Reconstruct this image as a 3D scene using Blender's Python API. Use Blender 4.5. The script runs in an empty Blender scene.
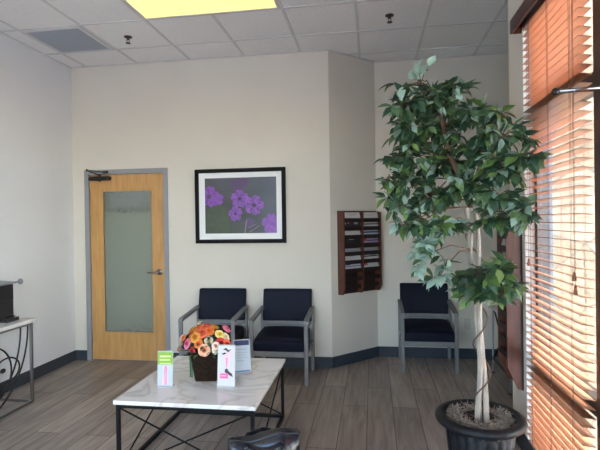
import bpy, math, random
from mathutils import Vector, Matrix

random.seed(7)
PI = math.pi
S = bpy.context.scene
C = S.collection

# ------------------------------------------------------------------ camera
cd = bpy.data.cameras.new('camera')
cam = bpy.data.objects.new('camera', cd)
C.objects.link(cam)
cd.sensor_width = 36.0
cd.lens = 36.0 * 476.8 / 600.0
cd.clip_start = 0.05
R_ = Vector((0.98857, 0.14999, -0.01504))
U_ = Vector((0.01385, 0.00897, 0.99986))
F_ = Vector((-0.15011, 0.98865, -0.00679))
m = Matrix.Identity(4)
for i in range(3):
    m[i][0], m[i][1], m[i][2] = R_[i], U_[i], -F_[i]
m[0][3], m[1][3], m[2][3] = 0, 0, 1.530
cam.matrix_world = m
S.camera = cam

# ------------------------------------------------------------------ world, sun, daylight portals, exposure
W = bpy.data.worlds.new('sky')
S.world = W
W.use_nodes = True
wn = W.node_tree
wn.nodes.clear()
wo = wn.nodes.new('ShaderNodeOutputWorld')
wb = wn.nodes.new('ShaderNodeBackground')
sky = wn.nodes.new('ShaderNodeTexSky')
sky.sky_type = 'NISHITA'
sky.sun_disc = False
sky.sun_elevation = math.radians(48)
sky.sun_rotation = math.radians(105)
sky.air_density = 1.0
sky.dust_density = 1.5
wb.inputs[1].default_value = 0.62
wn.links.new(sky.outputs[0], wb.inputs[0])
wn.links.new(wb.outputs[0], wo.inputs[0])

sl = bpy.data.lights.new('sun', 'SUN')
sl.energy = 3.3
sl.angle = math.radians(0.6)
sl.color = (1.0, 0.93, 0.82)
sun = bpy.data.objects.new('sun', sl)
C.objects.link(sun)
sun_dir = Vector((-0.78, 0.22, -0.90)).normalized()      # from the right of the room, slightly behind the viewer
sun.rotation_euler = sun_dir.to_track_quat('-Z', 'Y').to_euler()
sun.location = (6, -3, 7)


def portal(loc, rot, sx, sy):
    l = bpy.data.lights.new('daylight_portal', 'AREA')
    l.shape = 'RECTANGLE'
    l.size, l.size_y = sx, sy
    l.cycles.is_portal = True
    o = bpy.data.objects.new('daylight_portal', l)
    C.objects.link(o)
    o.location = loc
    o.rotation_euler = rot


portal((-1.4, -2.12, 1.5), (PI / 2, 0, 0), 3.4, 2.6)        # storefront behind the viewer
portal((1.16, 1.13, 1.42), (0, PI / 2, 0), 2.7, 4.2)         # window wall (faces -x)

S.view_settings.view_transform = 'Standard'
S.view_settings.look = 'None'
S.view_settings.gamma = 1.0
S.view_settings.use_curve_mapping = False
S.view_settings.exposure = 2.22


# ------------------------------------------------------------------ materials
def mat(name, col, rough=0.6, metal=0.0, noise=0.0, nscale=8.0, bump=0.0, spec=0.5, coat=0.0, emit=None, estr=0.0,
        col2=None, nmap=(1, 1, 1), bscale=None):
    M = bpy.data.materials.new(name)
    M.use_nodes = True
    nt = M.node_tree
    b = nt.nodes['Principled BSDF']
    b.inputs['Base Color'].default_value = (*col, 1)
    b.inputs['Roughness'].default_value = rough
    b.inputs['Metallic'].default_value = metal
    b.inputs['Specular IOR Level'].default_value = spec
    if coat:
        b.inputs['Coat Weight'].default_value = coat
        b.inputs['Coat Roughness'].default_value = 0.12
    if emit:
        b.inputs['Emission Color'].default_value = (*emit, 1)
        b.inputs['Emission Strength'].default_value = estr
    tc = nt.nodes.new('ShaderNodeTexCoord')
    mp = nt.nodes.new('ShaderNodeMapping')
    mp.inputs['Scale'].default_value = nmap
    nt.links.new(tc.outputs['Object'], mp.inputs[0])
    if noise or col2:
        n = nt.nodes.new('ShaderNodeTexNoise')
        n.inputs['Scale'].default_value = nscale
        n.inputs['Detail'].default_value = 5
        nt.links.new(mp.outputs[0], n.inputs['Vector'])
        r = nt.nodes.new('ShaderNodeValToRGB')
        c2 = col2 or tuple(c * (1 - noise) for c in col)
        r.color_ramp.elements[0].position = 0.35
        r.color_ramp.elements[1].position = 0.65
        r.color_ramp.elements[0].color = (*c2, 1)
        r.color_ramp.elements[1].color = (*col, 1)
        nt.links.new(n.outputs[0], r.inputs[0])
        nt.links.new(r.outputs[0], b.inputs['Base Color'])
    if bump:
        n2 = nt.nodes.new('ShaderNodeTexNoise')
        n2.inputs['Scale'].default_value = bscale or nscale
        n2.inputs['Detail'].default_value = 4
        nt.links.new(mp.outputs[0], n2.inputs['Vector'])
        bp = nt.nodes.new('ShaderNodeBump')
        bp.inputs['Strength'].default_value = bump
        bp.inputs['Distance'].default_value = 0.01
        nt.links.new(n2.outputs[0], bp.inputs['Height'])
        nt.links.new(bp.outputs[0], b.inputs['Normal'])
    return M


WALL = mat('wall_paint', (0.68, 0.635, 0.56), 0.85, noise=0.03, nscale=2.0, bump=0.08, bscale=180, spec=0.3)
WALL_DAYLIT = mat('wall_paint_daylight_tint', (0.73, 0.735, 0.75), 0.85, noise=0.03, nscale=2.0, bump=0.08, bscale=180, spec=0.3)  # left wall: cool daylight mixed into the wall colour
CEIL = mat('ceiling_tile', (0.84, 0.835, 0.82), 0.95, noise=0.06, nscale=60, bump=0.25, bscale=120, spec=0.2)
TBAR = mat('ceiling_grid_white', (0.62, 0.62, 0.61), 0.5)
BASE = mat('baseboard_slate', (0.042, 0.051, 0.064), 0.55, spec=0.3, noise=0.1, nscale=5)
GREYMETAL = mat('grey_painted_steel', (0.28, 0.28, 0.30), 0.45, noise=0.05, nscale=4)
MAPLE = mat('maple_veneer', (0.56, 0.31, 0.11), 0.4, col2=(0.47, 0.245, 0.08), nscale=5, nmap=(6, 6, 0.8), coat=0.15)
DARKMETAL = mat('dark_bronze_metal', (0.022, 0.019, 0.018), 0.4, metal=0.3, noise=0.3, nscale=30)
BRONZE = mat('bronze_anodised_frame', (0.045, 0.036, 0.032), 0.4, metal=0.2, noise=0.25, nscale=60)
BLACK = mat('black_plastic', (0.012, 0.012, 0.014), 0.35)
BLACKSTEEL = mat('black_powder_coat', (0.006, 0.006, 0.007), 0.5, spec=0.2, noise=0.2, nscale=20)
CHROME = mat('brushed_chrome', (0.34, 0.34, 0.36), 0.16, metal=1.0)
NICKEL = mat('satin_nickel', (0.30, 0.29, 0.28), 0.3, metal=1.0)
FRAMEBLK = mat('black_frame_wood', (0.006, 0.006, 0.007), 0.5, spec=0.1)
MATWHITE = mat('white_mat_board', (0.86, 0.86, 0.87), 0.7)
NAVY = mat('navy_vinyl', (0.0035, 0.0055, 0.018), 0.5, spec=0.15, noise=0.2, nscale=6, bump=0.05, bscale=60)
CHAIRGREY = mat('grey_stained_wood_frame', (0.19, 0.19, 0.195), 0.5, noise=0.15, nscale=6, nmap=(4, 4, 1))
MAHOG = mat('mahogany_wood', (0.13, 0.040, 0.025), 0.4, col2=(0.080, 0.023, 0.015), nscale=6, nmap=(5, 5, 0.7), coat=0.15)
MAHOGDK = mat('dark_rack_back', (0.020, 0.009, 0.008), 0.6, noise=0.2, nscale=8)
BLINDWOOD = mat('cherry_blind_slat', (0.46, 0.195, 0.095), 0.42, col2=(0.40, 0.16, 0.075), nscale=8, nmap=(4, 1, 4), coat=0.7)
VALANCE = mat('dark_mahogany_valance', (0.075, 0.020, 0.015), 0.4, noise=0.2, nscale=6, nmap=(4, 1, 4))
CORD = mat('blind_cord', (0.16, 0.08, 0.06), 0.8)
TASSEL = mat('wooden_tassel', (0.25, 0.09, 0.04), 0.5)
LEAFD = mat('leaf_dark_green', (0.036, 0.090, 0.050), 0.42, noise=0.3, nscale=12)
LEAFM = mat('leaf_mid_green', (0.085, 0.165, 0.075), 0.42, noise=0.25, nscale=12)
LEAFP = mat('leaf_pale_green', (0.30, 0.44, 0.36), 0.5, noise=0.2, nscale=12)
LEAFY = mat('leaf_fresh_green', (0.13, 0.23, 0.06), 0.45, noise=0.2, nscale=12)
BARK = mat('pale_bark', (0.56, 0.50, 0.43), 0.75, noise=0.45, nscale=14, nmap=(3, 3, 0.6), bump=0.4, bscale=25)
BARKDK = mat('brown_bark', (0.17, 0.095, 0.060), 0.8, noise=0.4, nscale=20, bump=0.3)
POTM = mat('black_planter_plastic', (0.010, 0.012, 0.016), 0.42, spec=0.35, noise=0.2, nscale=30, bump=0.25, bscale=140)
SOIL = mat('dark_potting_soil', (0.020, 0.015, 0.012), 0.95, noise=0.4, nscale=60, bump=0.6)
MOSSM = mat('dried_spanish_moss', (0.40, 0.34, 0.27), 0.9, noise=0.5, nscale=50)
WOVEN = mat('dark_brown_bark_basket', (0.026, 0.015, 0.010), 0.9, spec=0.1, noise=0.5, nscale=45, bump=0.6, bscale=60)
LEATHER = mat('black_glossy_leather', (0.007, 0.009, 0.016), 0.25, noise=0.3, nscale=8, bump=0.25, bscale=14, coat=0.4)
VENTM = mat('vent_grey', (0.40, 0.44, 0.50), 0.7)
VENTHOLE = mat('vent_perforation', (0.28, 0.31, 0.35), 0.8)
OUTLETW = mat('ivory_plastic', (0.55, 0.51, 0.45), 0.5)
PAPERW = mat('white_paper', (0.58, 0.57, 0.57), 0.6)
PAPERG = mat('grey_paper', (0.33, 0.34, 0.37), 0.6)
PAPERB = mat('blue_paper', (0.09, 0.20, 0.42), 0.5)
PAPERN = mat('navy_print', (0.012, 0.022, 0.09), 0.5)
PAPERK = mat('black_print', (0.02, 0.02, 0.025), 0.5)
PAPERP = mat('lilac_print', (0.36, 0.30, 0.50), 0.5)
PAPERR = mat('red_print', (0.50, 0.08, 0.05), 0.5)
PAPERM = mat('maroon_print', (0.10, 0.012, 0.02), 0.5)
PAPERT = mat('grey_text_print', (0.36, 0.37, 0.42), 0.6)
LIME = mat('lime_print', (0.24, 0.44, 0.04), 0.45)
LIMEL = mat('pale_lime_print', (0.62, 0.82, 0.30), 0.45)
PINK = mat('pink_print', (0.85, 0.10, 0.32), 0.45)
PALEPINK = mat('pale_pink_print', (0.74, 0.50, 0.56), 0.45)
MAUVE = mat('mauve_print', (0.62, 0.24, 0.40), 0.45)
SKYP = mat('pale_blue_print', (0.46, 0.54, 0.62), 0.45)
ACRYL = mat('clear_acrylic_edge', (0.40, 0.42, 0.43), 0.12, spec=0.8)
DIFF = mat('warm_light_diffuser', (0.35, 0.30, 0.12), 0.6, emit=(1.0, 0.82, 0.33), estr=0.26)
STEMG = mat('stem_green', (0.05, 0.13, 0.03), 0.6, noise=0.3, nscale=20)
RIBBON = mat('green_ribbon', (0.05, 0.15, 0.07), 0.6)
SPRK = mat('sprinkler_bronze', (0.06, 0.05, 0.045), 0.4, metal=0.6)
CORRIDOR = mat('corridor_paint', (0.42, 0.42, 0.33), 0.8, noise=0.05, nscale=2)
TANKBLUE = mat('smoky_reservoir', (0.10, 0.14, 0.22), 0.15, spec=0.8)
SILVERPL = mat('silver_plastic', (0.22, 0.24, 0.26), 0.3, metal=0.5)
REVEAL = mat('white_reveal_paint', (0.78, 0.76, 0.72), 0.8, noise=0.03, nscale=3)
EXTGREY = mat('grey_exterior_trim', (0.065, 0.075, 0.09), 0.7, noise=0.1, nscale=6)
EXTROOF = mat('canopy_soffit', (0.45, 0.42, 0.38), 0.8, noise=0.1, nscale=3)
PAVE = mat('pale_pavement', (0.46, 0.46, 0.47), 0.85, noise=0.15, nscale=2.5, bump=0.2)


def marble():
    M = mat('white_veined_marble', (0.80, 0.77, 0.75), 0.08, spec=0.6)
    nt = M.node_tree
    b = nt.nodes['Principled BSDF']
    tc = nt.nodes.new('ShaderNodeTexCoord')
    n = nt.nodes.new('ShaderNodeTexNoise')
    n.inputs['Scale'].default_value = 2.2
    n.inputs['Detail'].default_value = 8
    n.inputs['Distortion'].default_value = 1.6
    nt.links.new(tc.outputs['Object'], n.inputs['Vector'])
    r = nt.nodes.new('ShaderNodeValToRGB')
    e = r.color_ramp.elements
    e[0].position = 0.0
    e[0].color = (0.80, 0.77, 0.75, 1)
    e[1].position = 1.0
    e[1].color = (0.80, 0.77, 0.75, 1)
    for p_, c_ in ((0.44, (0.79, 0.76, 0.73)), (0.495, (0.60, 0.56, 0.53)), (0.505, (0.68, 0.64, 0.61)), (0.56, (0.78, 0.76, 0.75))):
        x = e.new(p_)
        x.color = (*c_, 1)
    nt.links.new(n.outputs[0], r.inputs[0])
    nt.links.new(r.outputs[0], b.inputs['Base Color'])
    return M


MARBLE = marble()


def floor_mat():
    M = mat('wood_look_plank_tile', (0.25, 0.2, 0.17), 0.38, spec=0.5)
    nt = M.node_tree
    b = nt.nodes['Principled BSDF']
    tc = nt.nodes.new('ShaderNodeTexCoord')
    mp = nt.nodes.new('ShaderNodeMapping')
    mp.inputs['Rotation'].default_value = (0, 0, PI / 2)
    mp.inputs['Location'].default_value = (0.3, 0.06, 0)
    nt.links.new(tc.outputs['Object'], mp.inputs[0])
    br = nt.nodes.new('ShaderNodeTexBrick')
    br.inputs['Scale'].default_value = 1.0
    br.inputs['Brick Width'].default_value = 1.22
    br.inputs['Row Height'].default_value = 0.203
    br.inputs['Mortar Size'].default_value = 0.0035
    br.inputs['Mortar Smooth'].default_value = 0.1
    br.inputs['Color1'].default_value = (0.42, 0.345, 0.29, 1)
    br.inputs['Color2'].default_value = (0.27, 0.22, 0.186, 1)
    br.inputs['Mortar'].default_value = (0.08, 0.065, 0.056, 1)
    br.offset = 0.37
    nt.links.new(mp.outputs[0], br.inputs['Vector'])
    mp2 = nt.nodes.new('ShaderNodeMapping')
    mp2.inputs['Scale'].default_value = (9, 0.9, 1)
    nt.links.new(tc.outputs['Object'], mp2.inputs[0])
    n = nt.nodes.new('ShaderNodeTexNoise')
    n.inputs['Scale'].default_value = 2.6
    n.inputs['Detail'].default_value = 8
    n.inputs['Distortion'].default_value = 0.6
    nt.links.new(mp2.outputs[0], n.inputs['Vector'])
    r = nt.nodes.new('ShaderNodeValToRGB')
    r.color_ramp.elements[0].position = 0.3
    r.color_ramp.elements[1].position = 0.72
    r.color_ramp.elements[0].color = (0.62, 0.60, 0.58, 1)
    r.color_ramp.elements[1].color = (1.18, 1.18, 1.20, 1)
    nt.links.new(n.outputs[0], r.inputs[0])
    mx = nt.nodes.new('ShaderNodeMix')
    mx.data_type = 'RGBA'
    mx.blend_type = 'MULTIPLY'
    mx.inputs[0].default_value = 1.0
    nt.links.new(br.outputs['Color'], mx.inputs[6])
    nt.links.new(r.outputs[0], mx.inputs[7])
    nt.links.new(mx.outputs[2], b.inputs['Base Color'])
    bp = nt.nodes.new('ShaderNodeBump')
    bp.inputs['Strength'].default_value = 0.25
    bp.inputs['Distance'].default_value = 0.004
    nt.links.new(n.outputs[0], bp.inputs['Height'])
    nt.links.new(bp.outputs[0], b.inputs['Normal'])
    return M


FLOOR = floor_mat()


def stone_mat():
    M = mat('cream_flagstone', (0.6, 0.5, 0.38), 0.85)
    nt = M.node_tree
    b = nt.nodes['Principled BSDF']
    tc = nt.nodes.new('ShaderNodeTexCoord')
    nz = nt.nodes.new('ShaderNodeTexNoise')
    nz.inputs['Scale'].default_value = 3
    nz.inputs['Detail'].default_value = 4
    nt.links.new(tc.outputs['Object'], nz.inputs['Vector'])
    ad = nt.nodes.new('ShaderNodeMixRGB')
    ad.inputs[0].default_value = 0.08
    nt.links.new(tc.outputs['Object'], ad.inputs[1])
    nt.links.new(nz.outputs['Color'], ad.inputs[2])
    v = nt.nodes.new('ShaderNodeTexVoronoi')
    v.feature = 'DISTANCE_TO_EDGE'
    v.inputs['Scale'].default_value = 3.0
    nt.links.new(ad.outputs[0], v.inputs['Vector'])
    v2 = nt.nodes.new('ShaderNodeTexVoronoi')
    v2.inputs['Scale'].default_value = 3.0
    nt.links.new(ad.outputs[0], v2.inputs['Vector'])
    rr = nt.nodes.new('ShaderNodeValToRGB')
    rr.color_ramp.elements[0].color = (0.19, 0.135, 0.082, 1)
    rr.color_ramp.elements[1].color = (0.24, 0.195, 0.135, 1)
    sp = nt.nodes.new('ShaderNodeSeparateColor')
    nt.links.new(v2.outputs['Color'], sp.inputs[0])
    nt.links.new(sp.outputs[0], rr.inputs[0])
    n3 = nt.nodes.new('ShaderNodeTexNoise')
    n3.inputs['Scale'].default_value = 18
    n3.inputs['Detail'].default_value = 6
    nt.links.new(tc.outputs['Object'], n3.inputs['Vector'])
    m0 = nt.nodes.new('ShaderNodeMixRGB')
    m0.blend_type = 'OVERLAY'
    m0.inputs[0].default_value = 0.7
    nt.links.new(rr.outputs[0], m0.inputs[1])
    nt.links.new(n3.outputs[0], m0.inputs[2])
    st = nt.nodes.new('ShaderNodeValToRGB')
    st.color_ramp.elements[0].position = 0.004
    st.color_ramp.elements[1].position = 0.018
    nt.links.new(v.outputs[0], st.inputs[0])
    mx = nt.nodes.new('ShaderNodeMixRGB')
    mx.inputs[1].default_value = (0.10, 0.08, 0.06, 1)
    nt.links.new(st.outputs[0], mx.inputs[0])
    nt.links.new(m0.outputs[0], mx.inputs[2])
    nt.links.new(mx.outputs[0], b.inputs['Base Color'])
    bp = nt.nodes.new('ShaderNodeBump')
    bp.inputs['Strength'].default_value = 0.4
    nt.links.new(st.outputs[0], bp.inputs['Height'])
    nt.links.new(bp.outputs[0], b.inputs['Normal'])
    return M


STONE = stone_mat()


def thin_glass():
    M = bpy.data.materials.new('window_glass')
    M.use_nodes = True
    nt = M.node_tree
    nt.nodes.clear()
    o = nt.nodes.new('ShaderNodeOutputMaterial')
    t = nt.nodes.new('ShaderNodeBsdfTransparent')
    t.inputs[0].default_value = (0.93, 0.95, 0.95, 1)
    g = nt.nodes.new('ShaderNodeBsdfGlossy')
    g.inputs['Roughness'].default_value = 0.02
    x = nt.nodes.new('ShaderNodeMixShader')
    x.inputs[0].default_value = 0.05
    nt.links.new(t.outputs[0], x.inputs[1])
    nt.links.new(g.outputs[0], x.inputs[2])
    nt.links.new(x.outputs[0], o.inputs[0])
    return M


GLASS = thin_glass()


def rain_glass():
    M = bpy.data.materials.new('rain_textured_glass')
    M.use_nodes = True
    nt = M.node_tree
    b = nt.nodes['Principled BSDF']
    b.inputs['Base Color'].default_value = (0.47, 0.46, 0.38, 1)
    b.inputs['Roughness'].default_value = 0.10
    b.inputs['IOR'].default_value = 1.25
    b.inputs['Transmission Weight'].default_value = 0.85
    tc = nt.nodes.new('ShaderNodeTexCoord')
    mp = nt.nodes.new('ShaderNodeMapping')
    mp.inputs['Scale'].default_value = (1, 1, 0.45)
    nt.links.new(tc.outputs['Object'], mp.inputs[0])
    n = nt.nodes.new('ShaderNodeTexVoronoi')
    n.inputs['Scale'].default_value = 70
    nt.links.new(mp.outputs[0], n.inputs['Vector'])
    bp = nt.nodes.new('ShaderNodeBump')
    bp.inputs['Strength'].default_value = 0.9
    bp.inputs['Distance'].default_value = 0.005
    nt.links.new(n.outputs[0], bp.inputs['Height'])
    nt.links.new(bp.outputs[0], b.inputs['Normal'])
    return M


RAIN = rain_glass()


def art_mat():
    """blurred grey-green to blue-violet garden backdrop of the photograph print"""
    M = mat('photo_backdrop', (0.2, 0.2, 0.3), 0.35)
    nt = M.node_tree
    b = nt.nodes['Principled BSDF']
    tc = nt.nodes.new('ShaderNodeTexCoord')
    sp = nt.nodes.new('ShaderNodeSeparateXYZ')
    nt.links.new(tc.outputs['Generated'], sp.inputs[0])
    r = nt.nodes.new('ShaderNodeValToRGB')
    e = r.color_ramp.elements
    e[0].color = (0.040, 0.038, 0.040, 1)
    e[1].color = (0.045, 0.055, 0.12, 1)
    x = e.new(0.5)
    x.color = (0.050, 0.048, 0.055, 1)
    nt.links.new(sp.outputs[0], r.inputs[0])
    r2 = nt.nodes.new('ShaderNodeValToRGB')
    r2.color_ramp.elements[0].color = (0.022, 0.030, 0.016, 1)
    r2.color_ramp.elements[1].color = (0.065, 0.07, 0.095, 1)
    nt.links.new(sp.outputs[2], r2.inputs[0])
    mx = nt.nodes.new('ShaderNodeMixRGB')
    mx.inputs[0].default_value = 0.5
    nt.links.new(r.outputs[0], mx.inputs[1])
    nt.links.new(r2.outputs[0], mx.inputs[2])
    n = nt.nodes.new('ShaderNodeTexNoise')
    n.inputs['Scale'].default_value = 4
    nt.links.new(tc.outputs['Object'], n.inputs['Vector'])
    m3 = nt.nodes.new('ShaderNodeMixRGB')
    m3.blend_type = 'OVERLAY'
    m3.inputs[0].default_value = 0.6
    nt.links.new(mx.outputs[0], m3.inputs[1])
    nt.links.new(n.outputs[0], m3.inputs[2])
    nt.links.new(m3.outputs[0], b.inputs['Base Color'])
    return M


ARTBG = art_mat()
PETALP = mat('purple_petal_print', (0.27, 0.08, 0.46), 0.4, col2=(0.16, 0.045, 0.34), nscale=25)
PETALB = mat('blurred_purple_print', (0.075, 0.038, 0.12), 0.4)
PETALC = mat('dark_flower_centre_print', (0.035, 0.008, 0.05), 0.4)
CACTUS = mat('cactus_pad_print', (0.050, 0.072, 0.035), 0.4, col2=(0.032, 0.052, 0.027), nscale=14)
CACTUSD = mat('cactus_spine_print', (0.025, 0.04, 0.02), 0.4)
TWIGP = mat('pale_twig_print', (0.20, 0.20, 0.20), 0.4)


# ------------------------------------------------------------------ mesh helpers
class MB:
    def __init__(s):
        s.v, s.f, s.mi, s.sm, s.mats = [], [], [], [], []

    def _m(s, m_):
        if m_ not in s.mats:
            s.mats.append(m_)
        return s.mats.index(m_)

    def add(s, vs, fs, m_, smooth=False):
        o = len(s.v)
        s.v += [tuple(v) for v in vs]
        k = s._m(m_)
        for f in fs:
            s.f.append(tuple(i + o for i in f))
            s.mi.append(k)
            s.sm.append(smooth)

    def box(s, a, b, m_, M=None):
        x0, y0, z0 = [min(a[i], b[i]) for i in range(3)]
        x1, y1, z1 = [max(a[i], b[i]) for i in range(3)]
        vs = [Vector(p) for p in ((x0, y0, z0), (x1, y0, z0), (x1, y1, z0), (x0, y1, z0), (x0, y0, z1), (x1, y0, z1), (x1, y1, z1), (x0, y1, z1))]
        if M is not None:
            vs = [M @ v for v in vs]
        s.add(vs, [(0, 3, 2, 1), (4, 5, 6, 7), (0, 1, 5, 4), (1, 2, 6, 5), (2, 3, 7, 6), (3, 0, 4, 7)], m_)

    def bar(s, p, q, w, h, m_, up=(0, 0, 1)):
        """rectangular bar from p to q, w across, h along up"""
        p, q = Vector(p), Vector(q)
        d = (q - p).normalized()
        u = Vector(up)
        if abs(d.dot(u)) > 0.98:
            u = Vector((0, 1, 0))
        sx = d.cross(u).normalized()
        u2 = sx.cross(d).normalized()
        vs = []
        for e in (p, q):
            for a, b in ((-1, -1), (1, -1), (1, 1), (-1, 1)):
                vs.append(e + sx * a * w / 2 + u2 * b * h / 2)
        s.add(vs, [(0, 1, 2, 3), (7, 6, 5, 4), (0, 4, 5, 1), (1, 5, 6, 2), (2, 6, 7, 3), (3, 7, 4, 0)], m_)

    def tube(s, pts, r, m_, n=8, closed=False):
        pts = [Vector(p) for p in pts]
        rs = r if isinstance(r, (list, tuple)) else [r] * len(pts)
        N = len(pts)
        vs, fs = [], []
        prev = None
        for i, p in enumerate(pts):
            if closed:
                d = (pts[(i + 1) % N] - pts[i - 1])
            else:
                d = pts[min(i + 1, N - 1)] - pts[max(i - 1, 0)]
            d = d.normalized() if d.length > 1e-9 else Vector((0, 0, 1))
            if prev is None:
                a = Vector((0, 0, 1)) if abs(d.z) < 0.9 else Vector((1, 0, 0))
                prev = d.cross(a).normalized()
            else:
                prev = (prev - d * prev.dot(d)).normalized()
            q = d.cross(prev)
            for k in range(n):
                t = 2 * PI * k / n
                vs.append(p + (prev * math.cos(t) + q * math.sin(t)) * rs[i])
        L = N if closed else N - 1
        for i in range(L):
            j = (i + 1) % N
            for k in range(n):
                k2 = (k + 1) % n
                fs.append((i * n + k, i * n + k2, j * n + k2, j * n + k))
        if not closed:
            fs.append(tuple(range(n - 1, -1, -1)))
            fs.append(tuple((N - 1) * n + k for k in range(n)))
        s.add(vs, fs, m_, True)

    def lathe(s, prof, m_, n=48, c=(0, 0, 0), rfun=None):
        vs, fs = [], []
        for r, z in prof:
            for k in range(n):
                t = 2 * PI * k / n
                rr = r * (rfun(t, z) if rfun else 1)
                vs.append((c[0] + rr * math.cos(t), c[1] + rr * math.sin(t), c[2] + z))
        for i in range(len(prof) - 1):
            for k in range(n):
                k2 = (k + 1) % n
                fs.append((i * n + k, i * n + k2, (i + 1) * n + k2, (i + 1) * n + k))
        s.add(vs, fs, m_, True)

    def ball(s, c, r, m_, n=10, sc=(1, 1, 1)):
        prof = [(math.sin(PI * i / n) * 1.0 + 1e-5, -math.cos(PI * i / n)) for i in range(n + 1)]
        vs, fs = [], []
        for rr, z in prof:
            for k in range(n):
                t = 2 * PI * k / n
                vs.append((c[0] + r * sc[0] * rr * math.cos(t), c[1] + r * sc[1] * rr * math.sin(t), c[2] + r * sc[2] * z))
        for i in range(n):
            for k in range(n):
                k2 = (k + 1) % n
                fs.append((i * n + k, i * n + k2, (i + 1) * n + k2, (i + 1) * n + k))
        s.add(vs, fs, m_, True)

    def prism(s, poly, d, m_):
        """poly: list of 3-d points; extruded by vector d"""
        n = len(poly)
        d = Vector(d)
        vs = [Vector(p) for p in poly] + [Vector(p) + d for p in poly]
        fs = [tuple(range(n)), tuple(range(2 * n - 1, n - 1, -1))]
        for i in range(n):
            j = (i + 1) % n
            fs.append((j, i, i + n, j + n))
        s.add(vs, fs, m_)

    def build(s, name, parent=None, bevel=0.0, M=None, seg=2, fix=True):
        me = bpy.data.meshes.new(name)
        vs = s.v if M is None else [tuple(M @ Vector(v)) for v in s.v]
        me.from_pydata(vs, [], s.f)
        for x in s.mats:
            me.materials.append(x)
        me.polygons.foreach_set('material_index', s.mi)
        me.polygons.foreach_set('use_smooth', s.sm)
        me.update()
        if fix:
            import bmesh
            bm = bmesh.new()
            bm.from_mesh(me)
            bmesh.ops.recalc_face_normals(bm, faces=bm.faces)
            bm.to_mesh(me)
            bm.free()
        o = bpy.data.objects.new(name, me)
        C.objects.link(o)
        if parent is not None:
            o.parent = parent
        if bevel:
            bv = o.modifiers.new('bevel', 'BEVEL')
            bv.width = bevel
            bv.segments = seg
            bv.limit_method = 'ANGLE'
            for p in me.polygons:
                p.use_smooth = True
            wn_ = o.modifiers.new('normals', 'WEIGHTED_NORMAL')
            wn_.keep_sharp = True
        return o


def bx(name, a, b, m_, parent=None, bevel=0.0, seg=2):
    q = MB()
    q.box(a, b, m_)
    return q.build(name, parent, bevel, seg=seg)


def tag(o, label, cat, group=None, kind=None):
    o['label'] = label
    o['category'] = cat
    if group:
        o['group'] = group
    if kind:
        o['kind'] = kind
    return o


def empty(name, loc=(0, 0, 0), rz=0.0):
    o = bpy.data.objects.new(name, None)
    C.objects.link(o)
    o.location = loc
    o.rotation_euler = (0, 0, rz)
    o.empty_display_size = 0.1
    return o


def struct(o):
    o['kind'] = 'structure'
    return o


def copy_tree(o, parent=None):
    c = o.copy()
    C.objects.link(c)
    c.parent = parent
    for ch in [x for x in bpy.data.objects if x.parent == o]:
        copy_tree(ch, c)
    return c


# ------------------------------------------------------------------ room shell
XL, Y1, H = -3.353, 4.963, 3.312          # left wall, back wall, ceiling
XA, XB, Y2 = -0.432, 0.045, 5.44          # the diagonal wall
XW = 0.97                                 # window wall, inner face
YC = 3.57                                 # its outside corner
XR = 3.6                                  # far side of the recess
YF = -2.0                                 # front of the room behind the viewer

struct(bx('floor', (XL - .1, YF - .1, -.08), (XW + 0.13, YC, 0), FLOOR))
struct(bx('floor', (XL - .1, YC, -.08), (XR + .1, Y2 + .1, 0), FLOOR))
q = MB()
q.box((XL - .1, YF - .1, H), (XW + 0.15, YC, H + .06), CEIL)
q.box((XL - .1, YC, H), (XR + .1, Y2 + .1, H + .06), CEIL)
struct(q.build('ceiling'))
struct(bx('wall_left', (XL - .1, YF - .1, 0), (XL, Y1, H), WALL_DAYLIT))
q = MB()
DX0, DX1, DZ = -3.204, -2.215, 2.145
q.box((XL - .1, Y1, 0), (DX0, Y1 + .12, H), WALL)
q.box((DX0, Y1, DZ), (DX1, Y1 + .12, H), WALL)
q.box((DX1, Y1, 0), (XA, Y1 + .12, H), WALL)
struct(q.build('wall_back'))
q = MB()
q.prism([(XA, Y1, 0), (XB, Y2, 0), (XB - .001, Y2 + .12, 0), (XA - .05, Y1 + .12, 0)], (0, 0, H), WALL)
struct(q.build('wall_diagonal'))
struct(bx('wall_recess', (XB, Y2, 0), (XR + .1, Y2 + .12, H), WALL))
# recess far side
q = MB()
q.box((XR, YC, 0), (XR + .1, Y2, H), WALL)
struct(q.build('wall_side'))
# window wall: the short pier, the band above and below the glazing
YJ = 3.255                                # far jamb of the glazing
YN = -1.04
q = MB()
q.box((XW, YJ, 0), (XW + .15, YC, H), WALL)
q.box((XW + .15, YC - .12, 0), (XR + .1, YC, H), WALL)
q.box((XW, YN, 2.83), (XW + .15, YJ, H), WALL)
q.box((XW, YN, 0), (XW + .15, YJ, .06), WALL)
q.box((XW, YF - .1, 0), (XW + .15, YN, H), WALL)
struct(q.build('wall_right'))
q = MB()
q.box((XW + .001, YJ - .006, .06), (XW + .06, YJ, 2.83), REVEAL)
struct(q.build('trim_1'))
# front of the room behind the viewer: storefront
q = MB()
q.box((XL, YF - .1, 0), (-3.1, YF, H), WALL)
q.box((.3, YF - .1, 0), (XW, YF, H), WALL)
q.box((-3.1, YF - .1, 2.8), (.3, YF, H), WALL)
q.box((-3.1, YF - .1, 0), (.3, YF, 0.15), WALL)
struct(q.build('wall_front'))
q = MB()
for x in (-3.08, -1.95, -.84, .28):
    q.box((x - .025, YF - .08, .15), (x + .025, YF - .02, 2.8), BRONZE)
for z in (.17, 2.15, 2.78):
    q.box((-3.1, YF - .078, z - .025), (.3, YF - .022, z + .025), BRONZE)
fr = struct(q.build('window_2'))
q = MB()
q.box((-3.08, YF - .053, .17), (.28, YF - .047, 2.78), GLASS)
q.build('window_pane', fr)

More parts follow.
